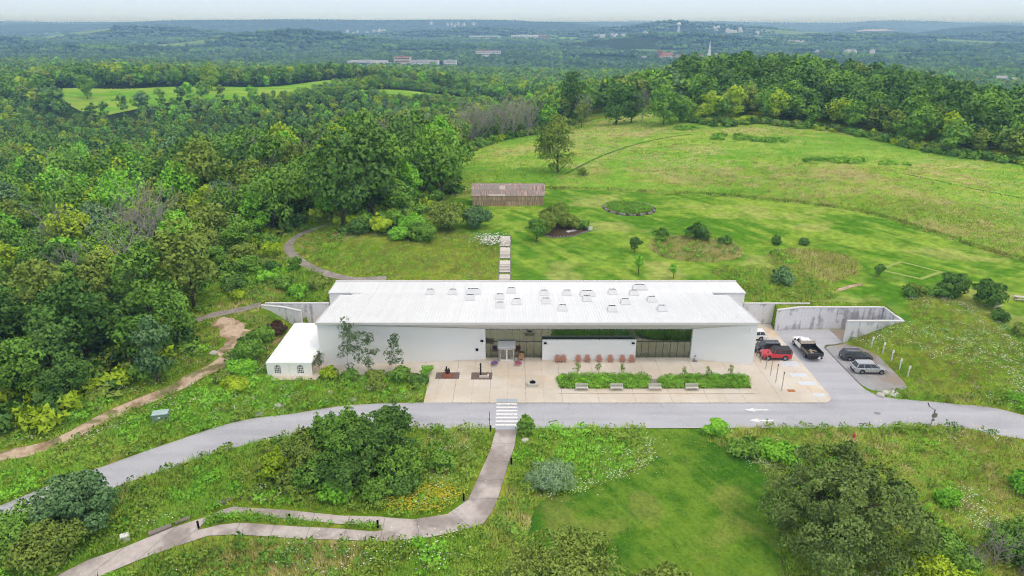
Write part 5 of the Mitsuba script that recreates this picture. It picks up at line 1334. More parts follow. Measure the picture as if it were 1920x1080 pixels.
pe = pe[np.argsort(pe[:, 1] + 0.3 * np.abs(pe[:, 0] - 120))]
for _i, (_x, _y2) in enumerate(pe):
    edge = WOOD_E.exterior.distance(Point(_x, _y2)) < 13 and _y2 < 330
    s = int(_rng.choice([0, 1, 2, 4, 5]))
    m2 = pick(_rng, _x, _y2, (0.25, 0.25, 0.2, 0.2, 0.04, 0.06) if edge else (0.62, 0.28, 0.04, 0.02, 0.0, 0.04))
    k2 = (0.90 + 0.40 * _rng.random()) * (0.80 if edge else 1.14)
    if _i < 70:
        k = thing('field_edge_tree', f'{SHAPE[s]} {WORD[m2]} tree in the wood on the hill across the field', 'tree', 'trees of the hill wood across the field')
        _said.append((k, _x, _y2, SHAPE[s], WORD[m2], 'in the hill wood across the field'))
    else:
        _mass += 1
        k = f'far_woodland__{_mass:05d}'
    inst(f'grp_{s}_{1}_{m2}', k, _x, _y2, _rng.random() * 6, k2, k2 * (0.78 + 0.2 * _rng.random()))
# where two trees would read alike, the tree beside each tells them apart
for _k, _x, _y2, _sh, _co, _wh in _said:
    _same = [q for q in _said if q[3:] == (_sh, _co, _wh)]
    if len(_same) > 1:
        _near = sorted((math.hypot(q[1] - _x, q[2] - _y2), q) for q in _said if q[0] != _k and q[3] != _sh)[0][1]
        _rel = 'ahead of' if _near[2] > _y2 + 4 else 'behind' if _near[2] < _y2 - 4 else 'beside'
        labels[_k]['label'] = f'{_sh} {_co} tree {_rel} a {_near[3]} one {_wh}'.replace('in the wood across the slope from the hill path', 'across from the hill path').replace('in the grove behind the curving path near the longhouse', 'in the longhouse grove').replace('in the wood along the field beyond the longhouse', 'beyond the longhouse').replace('at the wood edge by', 'by').replace('in the deep wood behind', 'deep behind').replace('in the wood behind', 'behind').replace('in the wood below', 'below').replace('in the wood beside', 'beside').replace('in the hill wood across', 'across')
pm = np.vstack([jitter(MIDLAND, 10.5, 5), jitter(_gap.difference(shapely.union_all([BRIGHT, BRIGHT2, WOOD_W])), 5.5, 6)])
_low = shapely.contains_xy(_gap, pm[:, 0], pm[:, 1])
for _lw, (_x, _y2) in zip(_low, pm):
    if meshkit.noise(np.array([[_x / 120, _y2 / 120, 2.2]]), 3)[0] > 0.83:
        continue
    s = int(_rng.integers(0, 6)); k2 = (0.72 + 0.4 * _rng.random()) * (0.45 if _lw else 1.0)
    m2 = pick(_rng, _x, _y2, (0.30, 0.34, 0.12, 0.06, 0.06, 0.12))
    _mass += 1
    inst(f'grp_{s}_2_{m2}', f'far_woodland__{_mass:05d}', _x, _y2, _rng.random() * 6, k2 * 1.2, k2)
tag('far_woodland', 'dense mixed woodland filling the valley behind the nearer trees', 'woodland', kind='stuff')
# undergrowth between and in front of the trunks
for _i in range(3):
    _c = crown(90 + _i, 4.2, 2.6, 0.0, 260, 0.42, 9, two=False)
    for _m2 in ('leaves_dark', 'leaves_mid', 'leaves_olive', 'leaves_yellow'):
        group(f'grp_bush_{_i}_{_m2}', _c, _m2)
_under = shapely.union_all([WOOD_W.buffer(1.5).intersection(sbox(-140, 20, 60, 182)), WOOD_W.exterior.buffer(4).intersection(sbox(-30, 60, 180, 340)), WOOD_E.exterior.buffer(4).intersection(sbox(60, 260, 200, 330))]).difference(shapely.union_all([UPPATH.buffer(1.8), DIRT.buffer(2.6), GRAVEL.buffer(2.4), LAWN_BACK.buffer(2), sbox(-14, 12, 163, 178)]))
for _n3, (_x, _y2) in enumerate(jitter(_under, 3.1, 12)):
    inst(f'grp_bush_{int(_rng.integers(0, 3))}_{_rng.choice(["leaves_dark", "leaves_mid", "leaves_olive", "leaves_yellow"], p=[.3, .34, .2, .16])}', f'undergrowth__{_n3:05d}', _x, _y2, _rng.random() * 6, 0.7 + 0.5 * _rng.random(), 0.6 + 0.7 * _rng.random())
tag('undergrowth', 'leafy undergrowth filling the wood edges', 'undergrowth', kind='stuff')
# dead grey trees
_dead = [(-88, 128), (-80, 141), (-74, 135), (-64, 148), (-104, 150), (-62, 168), (-38, 190), (-34, 205), (-30, 214), (-40, 236), (-22, 262), (-12, 282), (-4, 298), (2, 303), (8, 310), (14, 318), (-8, 290), (-16, 274), (-28, 250), (-46, 222), (-58, 210), (-52, 240), (-40, 262), (-30, 282), (33, 322), (59, 316), (-70, 118)]
_dead += [(-30 + 3.1 * q + 2 * math.sin(q * 5), 262 + 2.6 * q + 4 * math.cos(q * 3)) for q in range(0, 13, 2)] + [(-57, 196), (-53, 204), (-61, 226), (-66, 182), (-72, 192)]
for _n3, (_x, _y2) in enumerate(_dead):
    _near = min(_said, key=lambda q: math.hypot(q[1] - _x, q[2] - _y2))
    _wh = 'in the wood by the dirt track' if _y2 < 125 else 'in the middle of the wood' if _x < -45 else 'in the grey stand along the field' if _y2 > 185 and _x < 20 else 'at the head of the field'
    k = thing('dead_tree', f'bare dead tree beside a {_near[3]} {_near[4]} tree {_wh}'.replace('in the wood by', 'by').replace('in the middle of', 'within').replace('in the grey stand ', ''), 'tree', 'bare grey dead trees')
    inst(f'grp_dead_{_n3 % 3}', k, _x, _y2, _n3 * 1.3, 1.35 + 0.45 * ((_n3 * 7) % 5) / 5)
# distant woods: patches of many rounded crowns
def blob_patch(seed, n, size, spread):
    rng = np.random.default_rng(seed)
    ico = trimesh.creation.icosphere(1, 1.0)
    up = ico.vertices[:, 2] > -0.6
    vs, fs, ns, at = [], [], [], 0
    for _ in range(n):
        p = (rng.random(2) - 0.5) * spread
        r = size * (0.6 + 0.7 * rng.random())
        v = ico.vertices * (1 + 0.5 * (meshkit.noise(ico.vertices * 1.7 + rng.random(3) * 50, seed)[:, None] - 0.5))
        nn = unit(v * np.array([1, 1, 1.2]))
        v = v * [r, r, r * 0.95] + [p[0], p[1], r * (0.5 + 0.5 * rng.random())]
        f = ico.faces[(ico.vertices[ico.faces][:, :, 2].max(1) > -0.5)]
        vs.append(v); fs.append(f + at); ns.append(nn); at += len(v)
    return np.vstack(vs), np.vstack(fs), np.vstack(ns)


for _i in range(4):
    for _m2 in ('leaves_far', 'leaves_farther', 'leaves_dark'):
        group(f'grp_patch_{_i}_{_m2}', blob_patch(_i, 14, 6.2, 58), _m2)
TOWN_GAPS = shapely.union_all([sbox(-400, -95, 1660, 1790), sbox(-110, -30, 2140, 2230), sbox(-190, -90, 3950, 4200), sbox(60, 420, 3950, 4180), sbox(300, 760, 1980, 2120)])
CLEAR = [Polygon(smoothline([(x - w, y), (x - 0.3 * w, y - d), (x + 0.7 * w, y - 0.6 * d), (x + w, y + 0.2 * d), (x + 0.2 * w, y + d), (x - 0.8 * w, y + 0.7 * d), (x - w, y)])).buffer(0) for x, y, w, d in
         ((-700, 1950, 90, 60), (-350, 2450, 120, 90), (500, 2600, 150, 110), (1250, 2400, 160, 90), (-1400, 2900, 220, 130), (900, 3500, 230, 160), (-600, 3500, 260, 150), (2200, 3300, 260, 160), (-2300, 3900, 300, 200), (1750, 4500, 300, 200), (250, 1700, 70, 45))]
for _c in CLEAR:
    struct('far_clearing', drape(_c, 1.0), 'bright_far')
diffuse('bright_far', (0.17, 0.26, 0.07))
TOWN_GAPS = TOWN_GAPS.union(shapely.union_all(CLEAR))
_k3 = 0
for _ya, _yb, _st in ((1470, 2300, 50), (2300, 3400, 62), (3400, 5000, 88)):
    reg = Polygon([(-0.8 * _ya, _ya), (0.8 * _ya, _ya), (0.8 * _yb, _yb), (-0.8 * _yb, _yb)]).difference(TOWN_GAPS)
    for _x, _y2 in jitter(reg, _st, int(_ya)):
        if meshkit.noise(np.array([[_x / 260, _y2 / 420, 7.7]]), 3)[0] > 0.74:
            continue
        _k3 += 1
        sc = _st / 50 * (0.9 + 0.3 * _rng.random())
        inst(f'grp_patch_{int(_rng.integers(0, 4))}_{_rng.choice(["leaves_far", "leaves_farther", "leaves_farther", "leaves_dark"], p=[.4, .3, .2, .1])}', f'distant_woods__{_k3:05d}', _x, _y2, _rng.random() * 6, sc, 0.9 + 0.35 * _rng.random())
tag('distant_woods', 'hazy blue-green woods covering the far valley and hills', 'woods', kind='stuff')

# ---------------------------------------------------------------- individual bushes and young trees near the building
def plant(name, label, cat_, x, y, w, h, base, leaves, size, mat, seed, lobes=18, trunk=True, tmat='trunk_brown', group_=None, gap=0.0, two=True, lob_r=0.34, r0=None, aspect=0.55, spires=0):
    k = thing(name, label, cat_, group_)
    z = float(hgrid(x, y)) - 0.05
    M = rotz(seed * 1.7, x, y, z)
    v, f, n = crown(seed, w, h, base, leaves, size, lobes, two=two, gap=gap, lob_r=lob_r, aspect=aspect, spires=spires)
    d = fol_ply(v, f, n, mat); d['to_world'] = T(M)
    scene[k + '__crown'] = d
    if trunk:
        t = mikit.ply(limbs(seed, h * 0.95, max(base, 0.3), w, r0 or 0.02 * h, 7), tmat, smooth=40); t['to_world'] = T(M)
        scene[k + '__trunk'] = t
    return k


for _n3, (_x, _y2, _w, _h, _b, _m2, _lab) in enumerate(((47.2, 316, 13, 19, 1.0, 'leaves_dark', 'taller tree of the dark pair at the far edge of the field'), (54.5, 319, 10, 15.5, 1.0, 'leaves_dark', 'shorter dark tree leaning into its taller pair at the far edge of the field'), (66.2, 304, 15.5, 15.5, 0.6, 'leaves_mid', 'broad round tree standing apart at the far edge of the field'),
                                                      (75.0, 308, 10, 11, 0.5, 'leaves_mid', 'smaller round tree tucked behind the broad tree at the field edge'), (29.0, 342, 13, 25, 2.5, 'leaves_dark', 'tallest dark tree at the head of the field'))):
    plant('field_tree', _lab, 'tree', _x, _y2, _w, _h, _b, 2600, 0.55, _m2, 280 + _n3, lobes=34, lob_r=0.3)
# foreground
plant('field_tree', 'lone feathery upright tree standing by itself in the tall grass field', 'tree', 13.7, 206.0, 12.0, 17.5, 0.3, 5200, 0.34, 'leaves_olive', 299, lobes=46, lob_r=0.26)
plant('big_tree', 'large dark tree with fine glossy leaves in the foreground beside the front lawn', 'tree', 33.6, 56.2, 15.8, 9.4, 0.4, 56000, 0.17, 'leaves_front', 301, lobes=70, r0=0.3, gap=0.40, lob_r=0.19, spires=10)
leafmat('leaves_front', (0.026, 0.060, 0.013), (0.30, 0.42, 0.11))
plant('foreground_bush', 'fresh green leafy bush pushing out behind the big foreground tree', 'bush', 43.2, 54.6, 6.0, 2.8, 0.1, 6500, 0.2, 'leaves_mid', 302, lobes=30, lob_r=0.28)
plant('foreground_bush', 'light green bush at the lower corner below the dead twigs', 'bush', 41.2, 51.4, 7, 2.6, 0.1, 5000, 0.2, 'leaves_yellow', 303, lobes=26, lob_r=0.28)
plant('foreground_bush', 'soft grey-green bush in the rank growth at the picture corner', 'bush', 52.5, 55.0, 6.5, 3.0, 0.1, 5000, 0.2, 'leaves_mid', 304, lobes=26)
plant('foreground_tree', 'yellowish bushy tree whose top shows below the front lawn', 'tree', 5.6, 49.2, 12.5, 5.0, 0.2, 15000, 0.17, 'leaves_olive', 305, lobes=60, gap=0.34, lob_r=0.19)
plant('foreground_bush', 'feathery green bush between the path bend and the front lawn', 'bush', 14.0, 48.2, 6.5, 3.8, 0.2, 7000, 0.17, 'leaves_olive', 306, lobes=36, gap=0.3, lob_r=0.22)
for _n3, (_x, _y2, _s) in enumerate(((45.6, 53.2, 0.42), (48.6, 54.0, 0.5), (50.5, 51.5, 0.4))):
    k = thing('dead_shrub', ['bare pale dead shrub nearest the big foreground tree', 'tallest bare pale dead shrub at the picture corner', 'bare pale dead shrub lowest at the picture corner'][_n3], 'shrub', 'bare pale shrubs')
    inst(f'grp_dead_{_n3}', k, _x, _y2, _n3 * 2.0, _s, _s * 0.9)
# the thicket between road and path
for _n3, (_x, _y2, _w, _h, _mt, _lf, _lab) in enumerate((
        (-20.2, 69.3, 8.4, 7.4, 'leaves_mid', 11000, 'largest tree of the thicket between road and path'), (-14.8, 70.2, 7.2, 8.0, 'leaves_thicket', 9000, 'tall airy tree of the thicket nearest the crossing'),
        (-17.4, 68.0, 7.4, 6.8, 'leaves_thicket', 8000, 'tree in the middle of the thicket between its two tallest'), (-24.6, 68.4, 6.4, 5.2, 'leaves_olive', 6500, 'olive tree at the outer end of the thicket by the road bend'), (-27.4, 67.4, 4.6, 3.6, 'leaves_yellow', 3600, 'yellowish outermost bush of the thicket'),
        (-19.4, 65.4, 7.2, 4.2, 'leaves_thicket', 7000, 'low tree on the path side of the thicket'), (-13.4, 67.2, 6.0, 4.4, 'leaves_mid', 5500, 'rounded bush of the thicket facing the concrete path'), (-23.0, 65.8, 5.6, 3.4, 'leaves_mid', 4500, 'low bush of the thicket facing the planted island'))):
    plant('thicket_tree', _lab, 'tree', _x, _y2, _w * 0.9, _h, 0.1, int(_lf * 1.25), 0.19, _mt, 320 + _n3, lobes=54, gap=0.36, lob_r=0.22, spires=14)
leafmat('leaves_thicket', (0.045, 0.115, 0.022), (0.20, 0.36, 0.075))
for _n3, (_x, _y2, _m2, _lab) in enumerate(((-15.4, 63.9, 'leaves_mid', 'light green shrub at the foot of the thicket nearest the yellow flowers'), (-19.8, 63.4, 'leaves_lime', 'bright shrub at the foot of the thicket above the planted island'), (-25.0, 65.6, 'leaves_olive', 'olive shrub at the outer foot of the thicket'), (-8.6, 69.2, 'leaves_mid', 'green shrub between the thicket and the crossing'), (-12.5, 64.8, 'leaves_dark', 'dark shrub under the rounded bush of the thicket'))):
    plant('thicket_shrub', _lab, 'shrub', _x, _y2, 4.0, 2.3, 0.0, 2600, 0.19, _m2, 350 + _n3, lobes=26, gap=0.25, trunk=False, lob_r=0.26)
plant('roadside_bush', 'dense rounded green bush with willow-like leaves at the road edge', 'bush', -45.9, 58.6, 7.4, 6.4, 0.1, 14000, 0.19, 'leaves_blue', 330, lobes=54, gap=0.22, lob_r=0.24)
plant('roadside_shrub', 'yellowish shrub at the foot of the dense rounded roadside bush', 'shrub', -46.2, 54.6, 6.5, 3.4, 0.1, 6500, 0.2, 'leaves_olive', 331, lobes=26)
plant('roadside_shrub', 'broad green shrub in the lower corner beside the path', 'shrub', -50.2, 56.0, 7.5, 3.6, 0.1, 6500, 0.2, 'leaves_mid', 332, lobes=26)
plant('sapling', 'leafy sapling at the foot of the crossing', 'sapling', 1.9, 76.3, 2.1, 2.9, 0.4, 1300, 0.17, 'leaves_mid', 333, lobes=12)
plant('meadow_shrub', 'blue-green willowy shrub beside the concrete path', 'shrub', 4.7, 66.3, 5.6, 2.4, 0.0, 5500, 0.26, 'tuft_bluish', 334, lobes=44, gap=0.3, lob_r=0.2, aspect=0.16, trunk=False)
for _n3, (_x, _y2, _w, _lab) in enumerate(((29.4, 73.0, 4.2, 'low emerald ground shrub nearest the front lawn'), (33.2, 72.0, 4.6, 'low emerald ground shrub beside the first one above the big tree'), (60.2, 65.6, 4.2, 'light green mounded shrub near the road at the meadow end'), (45.0, 64.6, 2.2, 'small round green shrub standing alone in the meadow'), (49.3, 63.6, 2.6, 'low green shrub beside the small round one in the meadow'),
                                              (26.8, 76.6, 3.0, 'bright tall clump of green at the road corner of the front lawn'))):
    plant('meadow_shrub', _lab, 'shrub', _x, _y2, _w, 1.3 if _n3 < 2 else 1.9, 0.0, 2600, 0.2, 'leaves_lime' if _n3 != 0 else 'leaves_mid', 340 + _n3, lobes=18, trunk=False)
# young white-barked trees before the blank wall
for _n3, (_x, _y2, _w, _h, _lf, _lab) in enumerate(((-24.9, 93.0, 3.9, 9.8, 1300, 'tallest slim young birch before the white wall'), (-22.0, 92.9, 3.3, 7.4, 950, 'shorter young birch close beside the tallest one'), (-17.9, 92.9, 2.8, 7.0, 760, 'slim young birch standing alone before the white wall'), (-29.5, 93.2, 1.9, 3.9, 170, 'thin young birch at the open side of the tent'))):
    plant('birch_sapling', _lab, 'birch', _x, _y2, _w, _h, 0.6, _lf, 0.16, 'leaves_birch', 360 + _n3, lobes=26, tmat='birch_bark', group_='young birches before the white wall', gap=0.25, r0=0.05, lob_r=0.3)
leafmat('leaves_birch', (0.035, 0.07, 0.03), (0.20, 0.28, 0.13))
plant('young_shrub', 'bright green round shrub on the walkway before the white wall', 'shrub', -12.9, 92.3, 2.0, 1.7, 0.35, 700, 0.15, 'leaves_lime', 365, lobes=10)
for _n3, (_x, _y2, _w, _h, _m2, _lab) in enumerate(((-27.8, 91.3, 3.0, 1.7, 'leaves_yellow', 'yellow-green shrub at the tent end of the bed below the walkway'), (-24.6, 90.8, 3.4, 1.5, 'leaves_mid', 'green shrub under the tallest birch'), (-20.4, 90.9, 3.2, 1.5, 'leaves_olive', 'olive shrub between the two birch clumps'), (-16.6, 90.9, 3.6, 1.9, 'leaves_mid', 'green shrub below the lone birch'), (-14.2, 89.9, 2.6, 1.4, 'leaves_dark', 'dark shrub at the plaza corner'), (-19.5, 88.3, 3.6, 1.0, 'leaves_olive', 'low spreading shrub above the road'))):
    plant('bed_shrub', _lab, 'shrub', _x, _y2, _w, _h, 0.0, 1500, 0.19, _m2, 370 + _n3, lobes=14, trunk=False)
# bank beside the tent and the slope above it
for _n3, (_x, _y2, _w, _h, _m2, _lab) in enumerate(((-41.4, 96.0, 5.2, 4.0, 'leaves_mid', 'big leafy green bush beside the tent guy ropes'), (-41.4, 92.8, 4.4, 2.4, 'leaves_lime', 'light green bush at the road end of the tent'), (-41.6, 103.2, 4.4, 1.7, 'leaves_mid', 'green ground shrub on the bank above the timber edge'), (-43.4, 100.8, 3.4, 1.5, 'leaves_dark', 'dark ground shrub on the bank by the dirt track'), (-40.2, 106.6, 3.4, 1.1, 'mulch_twig', 'brown dry shrub under the sinking concrete wall'),
                                                    (-43.6, 91.0, 2.8, 1.2, 'leaves_olive', 'olive bush between dirt track and tent'), (-40.7, 88.2, 4.0, 1.6, 'leaves_yellow', 'yellow-green shrub below the tent'))):
    plant('bank_shrub', _lab, 'shrub', _x, _y2, _w, _h, 0.0, 2600, 0.22, _m2, 380 + _n3, lobes=18, trunk=False)
leafmat('mulch_twig', (0.05, 0.03, 0.022), (0.16, 0.10, 0.07))
for _n3, (_x, _y2, _w, _h, _m2) in enumerate(((-53, 128, 5.5, 3.2, 'leaves_mid'), (-50, 135, 5, 2.8, 'leaves_yellow'), (-52.5, 120, 5, 2.4, 'leaves_dark'), (-46.5, 121.5, 3.6, 2.0, 'leaves_lime'), (-42.5, 119.0, 3.8, 1.9, 'leaves_mid'), (-39.5, 117.3, 4.4, 1.8, 'leaves_lime'), (-36.0, 119.6, 3.6, 1.6, 'leaves_olive'), (-55.5, 134, 5.5, 4.0, 'leaves_olive'), (-47.5, 127.5, 3, 1.6, 'leaves_dark'), (-42.8, 127.0, 2.6, 2.6, 'leaves_mid'), (-49, 114.5, 3.2, 1.6, 'leaves_yellow'), (-53, 142, 4.6, 2.6, 'leaves_mid'))):
    plant('slope_shrub', f'{WORD.get(_m2)} shrub on the wild slope {["nearest the wood", "inside the bend of the hill path", "above the concrete terrace wall"][_n3 % 3]}', 'shrub', _x, _y2, _w, _h, 0.0, 1500, 0.28, _m2, 400 + _n3, lobes=16, trunk=False, group_='shrubs on the wild slope')
# bushes below the grove, the weeping tree
for _n3, (_x, _y2, _w, _h, _m2, _lab) in enumerate(((-14.2, 148.5, 9.5, 6.2, 'leaves_olive', 'weeping olive tree with drooping crown nearest the stone stairs'), (-8.0, 149.5, 7.0, 4.6, 'leaves_blue', 'grey-green spreading tree on the stair side of the weeping tree'), (-22.0, 145.0, 7.0, 4.0, 'leaves_lime', 'light green sumac bush below the grove'), (-26.5, 147, 6.5, 4.4, 'leaves_mid', 'mid green bush below the grove'), (-19.5, 141.5, 6.0, 3.2, 'leaves_mid', 'fresh green bush furthest down the meadow slope'),
                                                    (-28.8, 143.8, 5.0, 4.0, 'leaves_yellow', 'yellow-leaved bush below the grove nearest the hill path'), (-33.5, 145, 5.5, 3.4, 'leaves_dark', 'dark bush beside the hill path trees'), (-24.2, 141.2, 4.4, 2.4, 'leaves_lime', 'low lime green bush on the meadow slope'))):
    plant('grove_bush', _lab, 'bush', _x, _y2, _w, _h, 0.3, 3600, 0.28, _m2, 420 + _n3, lobes=26, lob_r=0.3)
# lawn trees and shrubs
for _n3, (_x, _y2, _w, _h, _b, _lf, _m2, _lab) in enumerate((
        (5.1, 139.5, 4.2, 5.6, 0.8, 2200, 'leaves_mid', 'upright young tree before the shrub bed'), (7.6, 145.4, 5.6, 4.6, 0.3, 2400, 'leaves_olive', 'feathery shrub at the stair side of the flower bed'), (10.4, 150.2, 6.6, 5.0, 0.3, 3000, 'leaves_olive', 'largest rounded shrub of the flower bed'), (13.0, 149.0, 4.6, 3.0, 0.2, 1800, 'leaves_olive', 'low conifer-like shrub in the middle of the flower bed'), (16.2, 149.0, 2.8, 2.2, 0.1, 900, 'leaves_mid', 'small round shrub at the end of the flower bed'),
        (25.5, 135.0, 2.6, 3.4, 0.7, 900, 'leaves_dark', 'small dark round-headed tree on the open lawn'), (24.5, 124.6, 1.9, 4.2, 1.6, 380, 'leaves_lime', 'thin lime green sapling behind the roof'), (30.8, 122.6, 1.7, 3.2, 1.2, 300, 'leaves_lime', 'second thin sapling behind the roof'), (69.3, 121.3, 1.9, 2.5, 0.7, 600, 'leaves_dark', 'tiny round-headed tree beside the worn track'),
        (78.0, 113.0, 4.6, 4.3, 0.1, 3200, 'leaves_dark', 'dark round bush on the hill nearer the building'), (81.2, 108.4, 5.2, 4.2, 0.1, 3600, 'leaves_dark', 'dark round bush on the hill beside the picnic table'),
        (40.4, 141.7, 4.6, 3.4, 0.1, 2200, 'leaves_dark', 'dark mounded bush in the oval rain garden'), (32.2, 141.2, 3.0, 3.2, 0.1, 1300, 'leaves_mid', 'upright bush at the tip of the oval rain garden'), (56.6, 139.9, 2.1, 1.9, 0.1, 700, 'leaves_dark', 'small dark shrub on the lawn beside the round rain garden'), (62.8, 140.7, 2.3, 1.4, 0.1, 600, 'leaves_dark', 'low dark shrub on the lawn behind the round rain garden'),
        (54.0, 133.5, 2.0, 1.4, 0.0, 500, 'leaves_mid', 'small shrub inside the round rain garden'), (50.3, 118.8, 4.6, 3.0, 0.0, 2000, 'leaves_blue', 'grey-green bush in the wild garden behind the wall'), (45.5, 139.5, 3.4, 1.6, 0.0, 900, 'leaves_dark', 'flat dark shrub trailing from the mounded bush'), (21.2, 202.5, 3.6, 2.2, 0, 900, 'leaves_olive', 'low brownish shrub beside the lone field tree'))):
    plant('lawn_shrub' if _b < 0.5 else 'lawn_tree', _lab, 'shrub' if _b < 0.5 else 'tree', _x, _y2, _w, _h, _b, _lf, 0.23, _m2, 440 + _n3, lobes=18)
# shrub line along the flowering hill crest
for _n3, (_x, _y2) in enumerate(((70.3, 112.2), (72.2, 113.2), (74.3, 113.0), (80.6, 103.6), (81.5, 99.8), (83.0, 96.4), (76.2, 111.9))):
    plant('crest_shrub', 'low tangled shrub along the crest of the flowering hill', 'shrub', _x, _y2, 3.4, 1.5, 0.0, 900, 0.22, ['leaves_dark', 'leaves_olive', 'leaves_mid'][_n3 % 3], 470 + _n3, lobes=10, trunk=False, group_='tangled shrubs along the hill crest')
# slim shrubs in the plaza beds
for _n3, (_x, _y2) in enumerate(((9.9, 92.6), (13.2, 92.6), (16.7, 92.2), (26.0, 91.6), (29.6, 91.7), (33.2, 92.0))):
    plant('bed_sapling', f'thin sapling rising from the planted bed, {["first", "second", "third", "fourth", "fifth", "last"][_n3]} from the fire ring', 'sapling', _x, _y2, 1.0, 2.1, 0.5, 120, 0.13, 'leaves_olive', 480 + _n3, lobes=8, r0=0.025)

# ---------------------------------------------------------------- meadow: grass tufts, tall herbs, flowers (nobody could count them)
def tuft(seed, n, h, spread, w):
    rng = np.random.default_rng(seed)
    a = rng.random(n) * 6.283
    r = spread * np.sqrt(rng.random(n))
    base = np.stack([np.cos(a) * r, np.sin(a) * r, np.zeros(n) - 0.05], 1)
    hh = h * (0.55 + 0.6 * rng.random(n))
    lean = np.stack([np.cos(a) * 0.3 + rng.normal(size=n) * 0.25, np.sin(a) * 0.3 + rng.normal(size=n) * 0.25, np.ones(n)], 1)
    tip = base + unit(lean) * hh[:, None]
    side = np.stack([-np.sin(a + rng.random(n)), np.cos(a + rng.random(n)), np.zeros(n)], 1) * w
    v = np.stack([base - side, base + side, tip], 1).reshape(-1, 3)
    nn = unit(np.stack([np.cos(a) * 0.45, np.sin(a) * 0.45, np.ones(n)], 1) + rng.normal(size=(n, 3)) * 0.25)
    return v, np.arange(3 * n).reshape(-1, 3), np.repeat(nn, 3, 0)


def herb(seed, n, h, w, size):
    rng = np.random.default_rng(seed)
    c = np.stack([rng.normal(size=n) * w * 0.3, rng.normal(size=n) * w * 0.3, h * (0.25 + 0.75 * rng.random(n) ** 0.6)], 1)
    return leafcloud(c, unit(np.stack([c[:, 0], c[:, 1], np.full(n, h * 0.7)], 1)), size, rng, 0.35, two=False)


def heads(seed, n, h, spread, r):
    rng = np.random.default_rng(seed)
    c = np.stack([rng.normal(size=n) * spread, rng.normal(size=n) * spread, h * (0.75 + 0.4 * rng.random(n))], 1)
    k = np.arange(6) * np.pi / 3
    ring = np.stack([np.cos(k), np.sin(k), k * 0 - 0.25], 1)
    rr = r * (0.6 + 0.8 * rng.random(n))
    v = np.concatenate([c[:, None], c[:, None] + ring[None] * rr[:, None, None]], 1).reshape(-1, 3)
    f = (np.arange(n)[:, None, None] * 7 + np.array([[0, i + 1, (i + 1) % 6 + 1] for i in range(6)])).reshape(-1, 3)
    return v, f, np.tile([0, 0, 1.0], (len(v), 1))


leafmat('leaves_herb', (0.13, 0.23, 0.024), (0.37, 0.53, 0.085))
for _i in range(3):
    for _m2 in ('tuft_green', 'tuft_yellow', 'tuft_olive', 'tuft_tan', 'tuft_bluish'):
        group(f'tuft_{_i}_{_m2}', tuft(_i, 26, 0.85, 0.55, 0.06), _m2)
        group(f'btuft_{_i}_{_m2}', tuft(_i + 9, 18, 1.0, 0.9, 0.13), _m2)
    for _m2 in ('tuft_green', 'leaves_lime', 'leaves_herb', 'leaves_mid'):
        group(f'herb_{_i}_{_m2}', herb(_i + 20, 34, 1.0, 1.0, 0.16), _m2)
for _m2 in ('petal_white', 'petal_yellow', 'petal_mauve'):
    group(f'head_{_m2}', heads(3, 9, 0.95, 0.5, 0.055), _m2)
    group(f'bhead_{_m2}', heads(4, 12, 0.8, 0.7, 0.10), _m2)
ROADS = shapely.union_all([ROAD, DRIVE, COURT, BAY, PLAZA, PATH.buffer(0.35), STAIRS.buffer(0.2), sbox(-32.8, 41.6, 95, 118), DIRT.buffer(0.15), GRAVEL, UPPATH.buffer(0.1)]).buffer(0.25)
NOGROW = shapely.union_all([ROADS, LAWN_BACK.buffer(0.1), LAWN_FRONT.buffer(0.15), RING, GARDEN, sbox(-10.5, 8.5, 167, 174), Polygon([(-44.3, 109.0), (-36.4, 108.6), (-32, 112), (-44.3, 112)]), Polygon([(55.6, 103.5), (65.4, 103.5), (65.4, 104.3), (55.6, 104.3)]), sbox(41, 66, 108.3, 110.7), sbox(41, 53, 110.7, 112.1), sbox(64.4, 65.6, 103, 111)])
VIEWPOLY = Polygon([(-44, 42), (44, 42), (92, 112), (122, 150), (122, 178), (-20, 178), (-60, 165), (-66, 70)])
_count = {}


def scatter(name, pts, choose):
    for x, y in pts:
        g, s, sz = choose(x, y)
        if g is None:
            continue
        _count[name] = _count.get(name, 0) + 1
        inst(g, f'{name}__{_count[name]:06d}', x, y, _rng.random() * 6.28, s, sz, z=float(hgrid(x, y)) - 0.02)


def fb(x, y, s, seed):
    return meshkit.fbm(np.array([[x / s, y / s, seed * 1.3]]), 3, seed)[0]


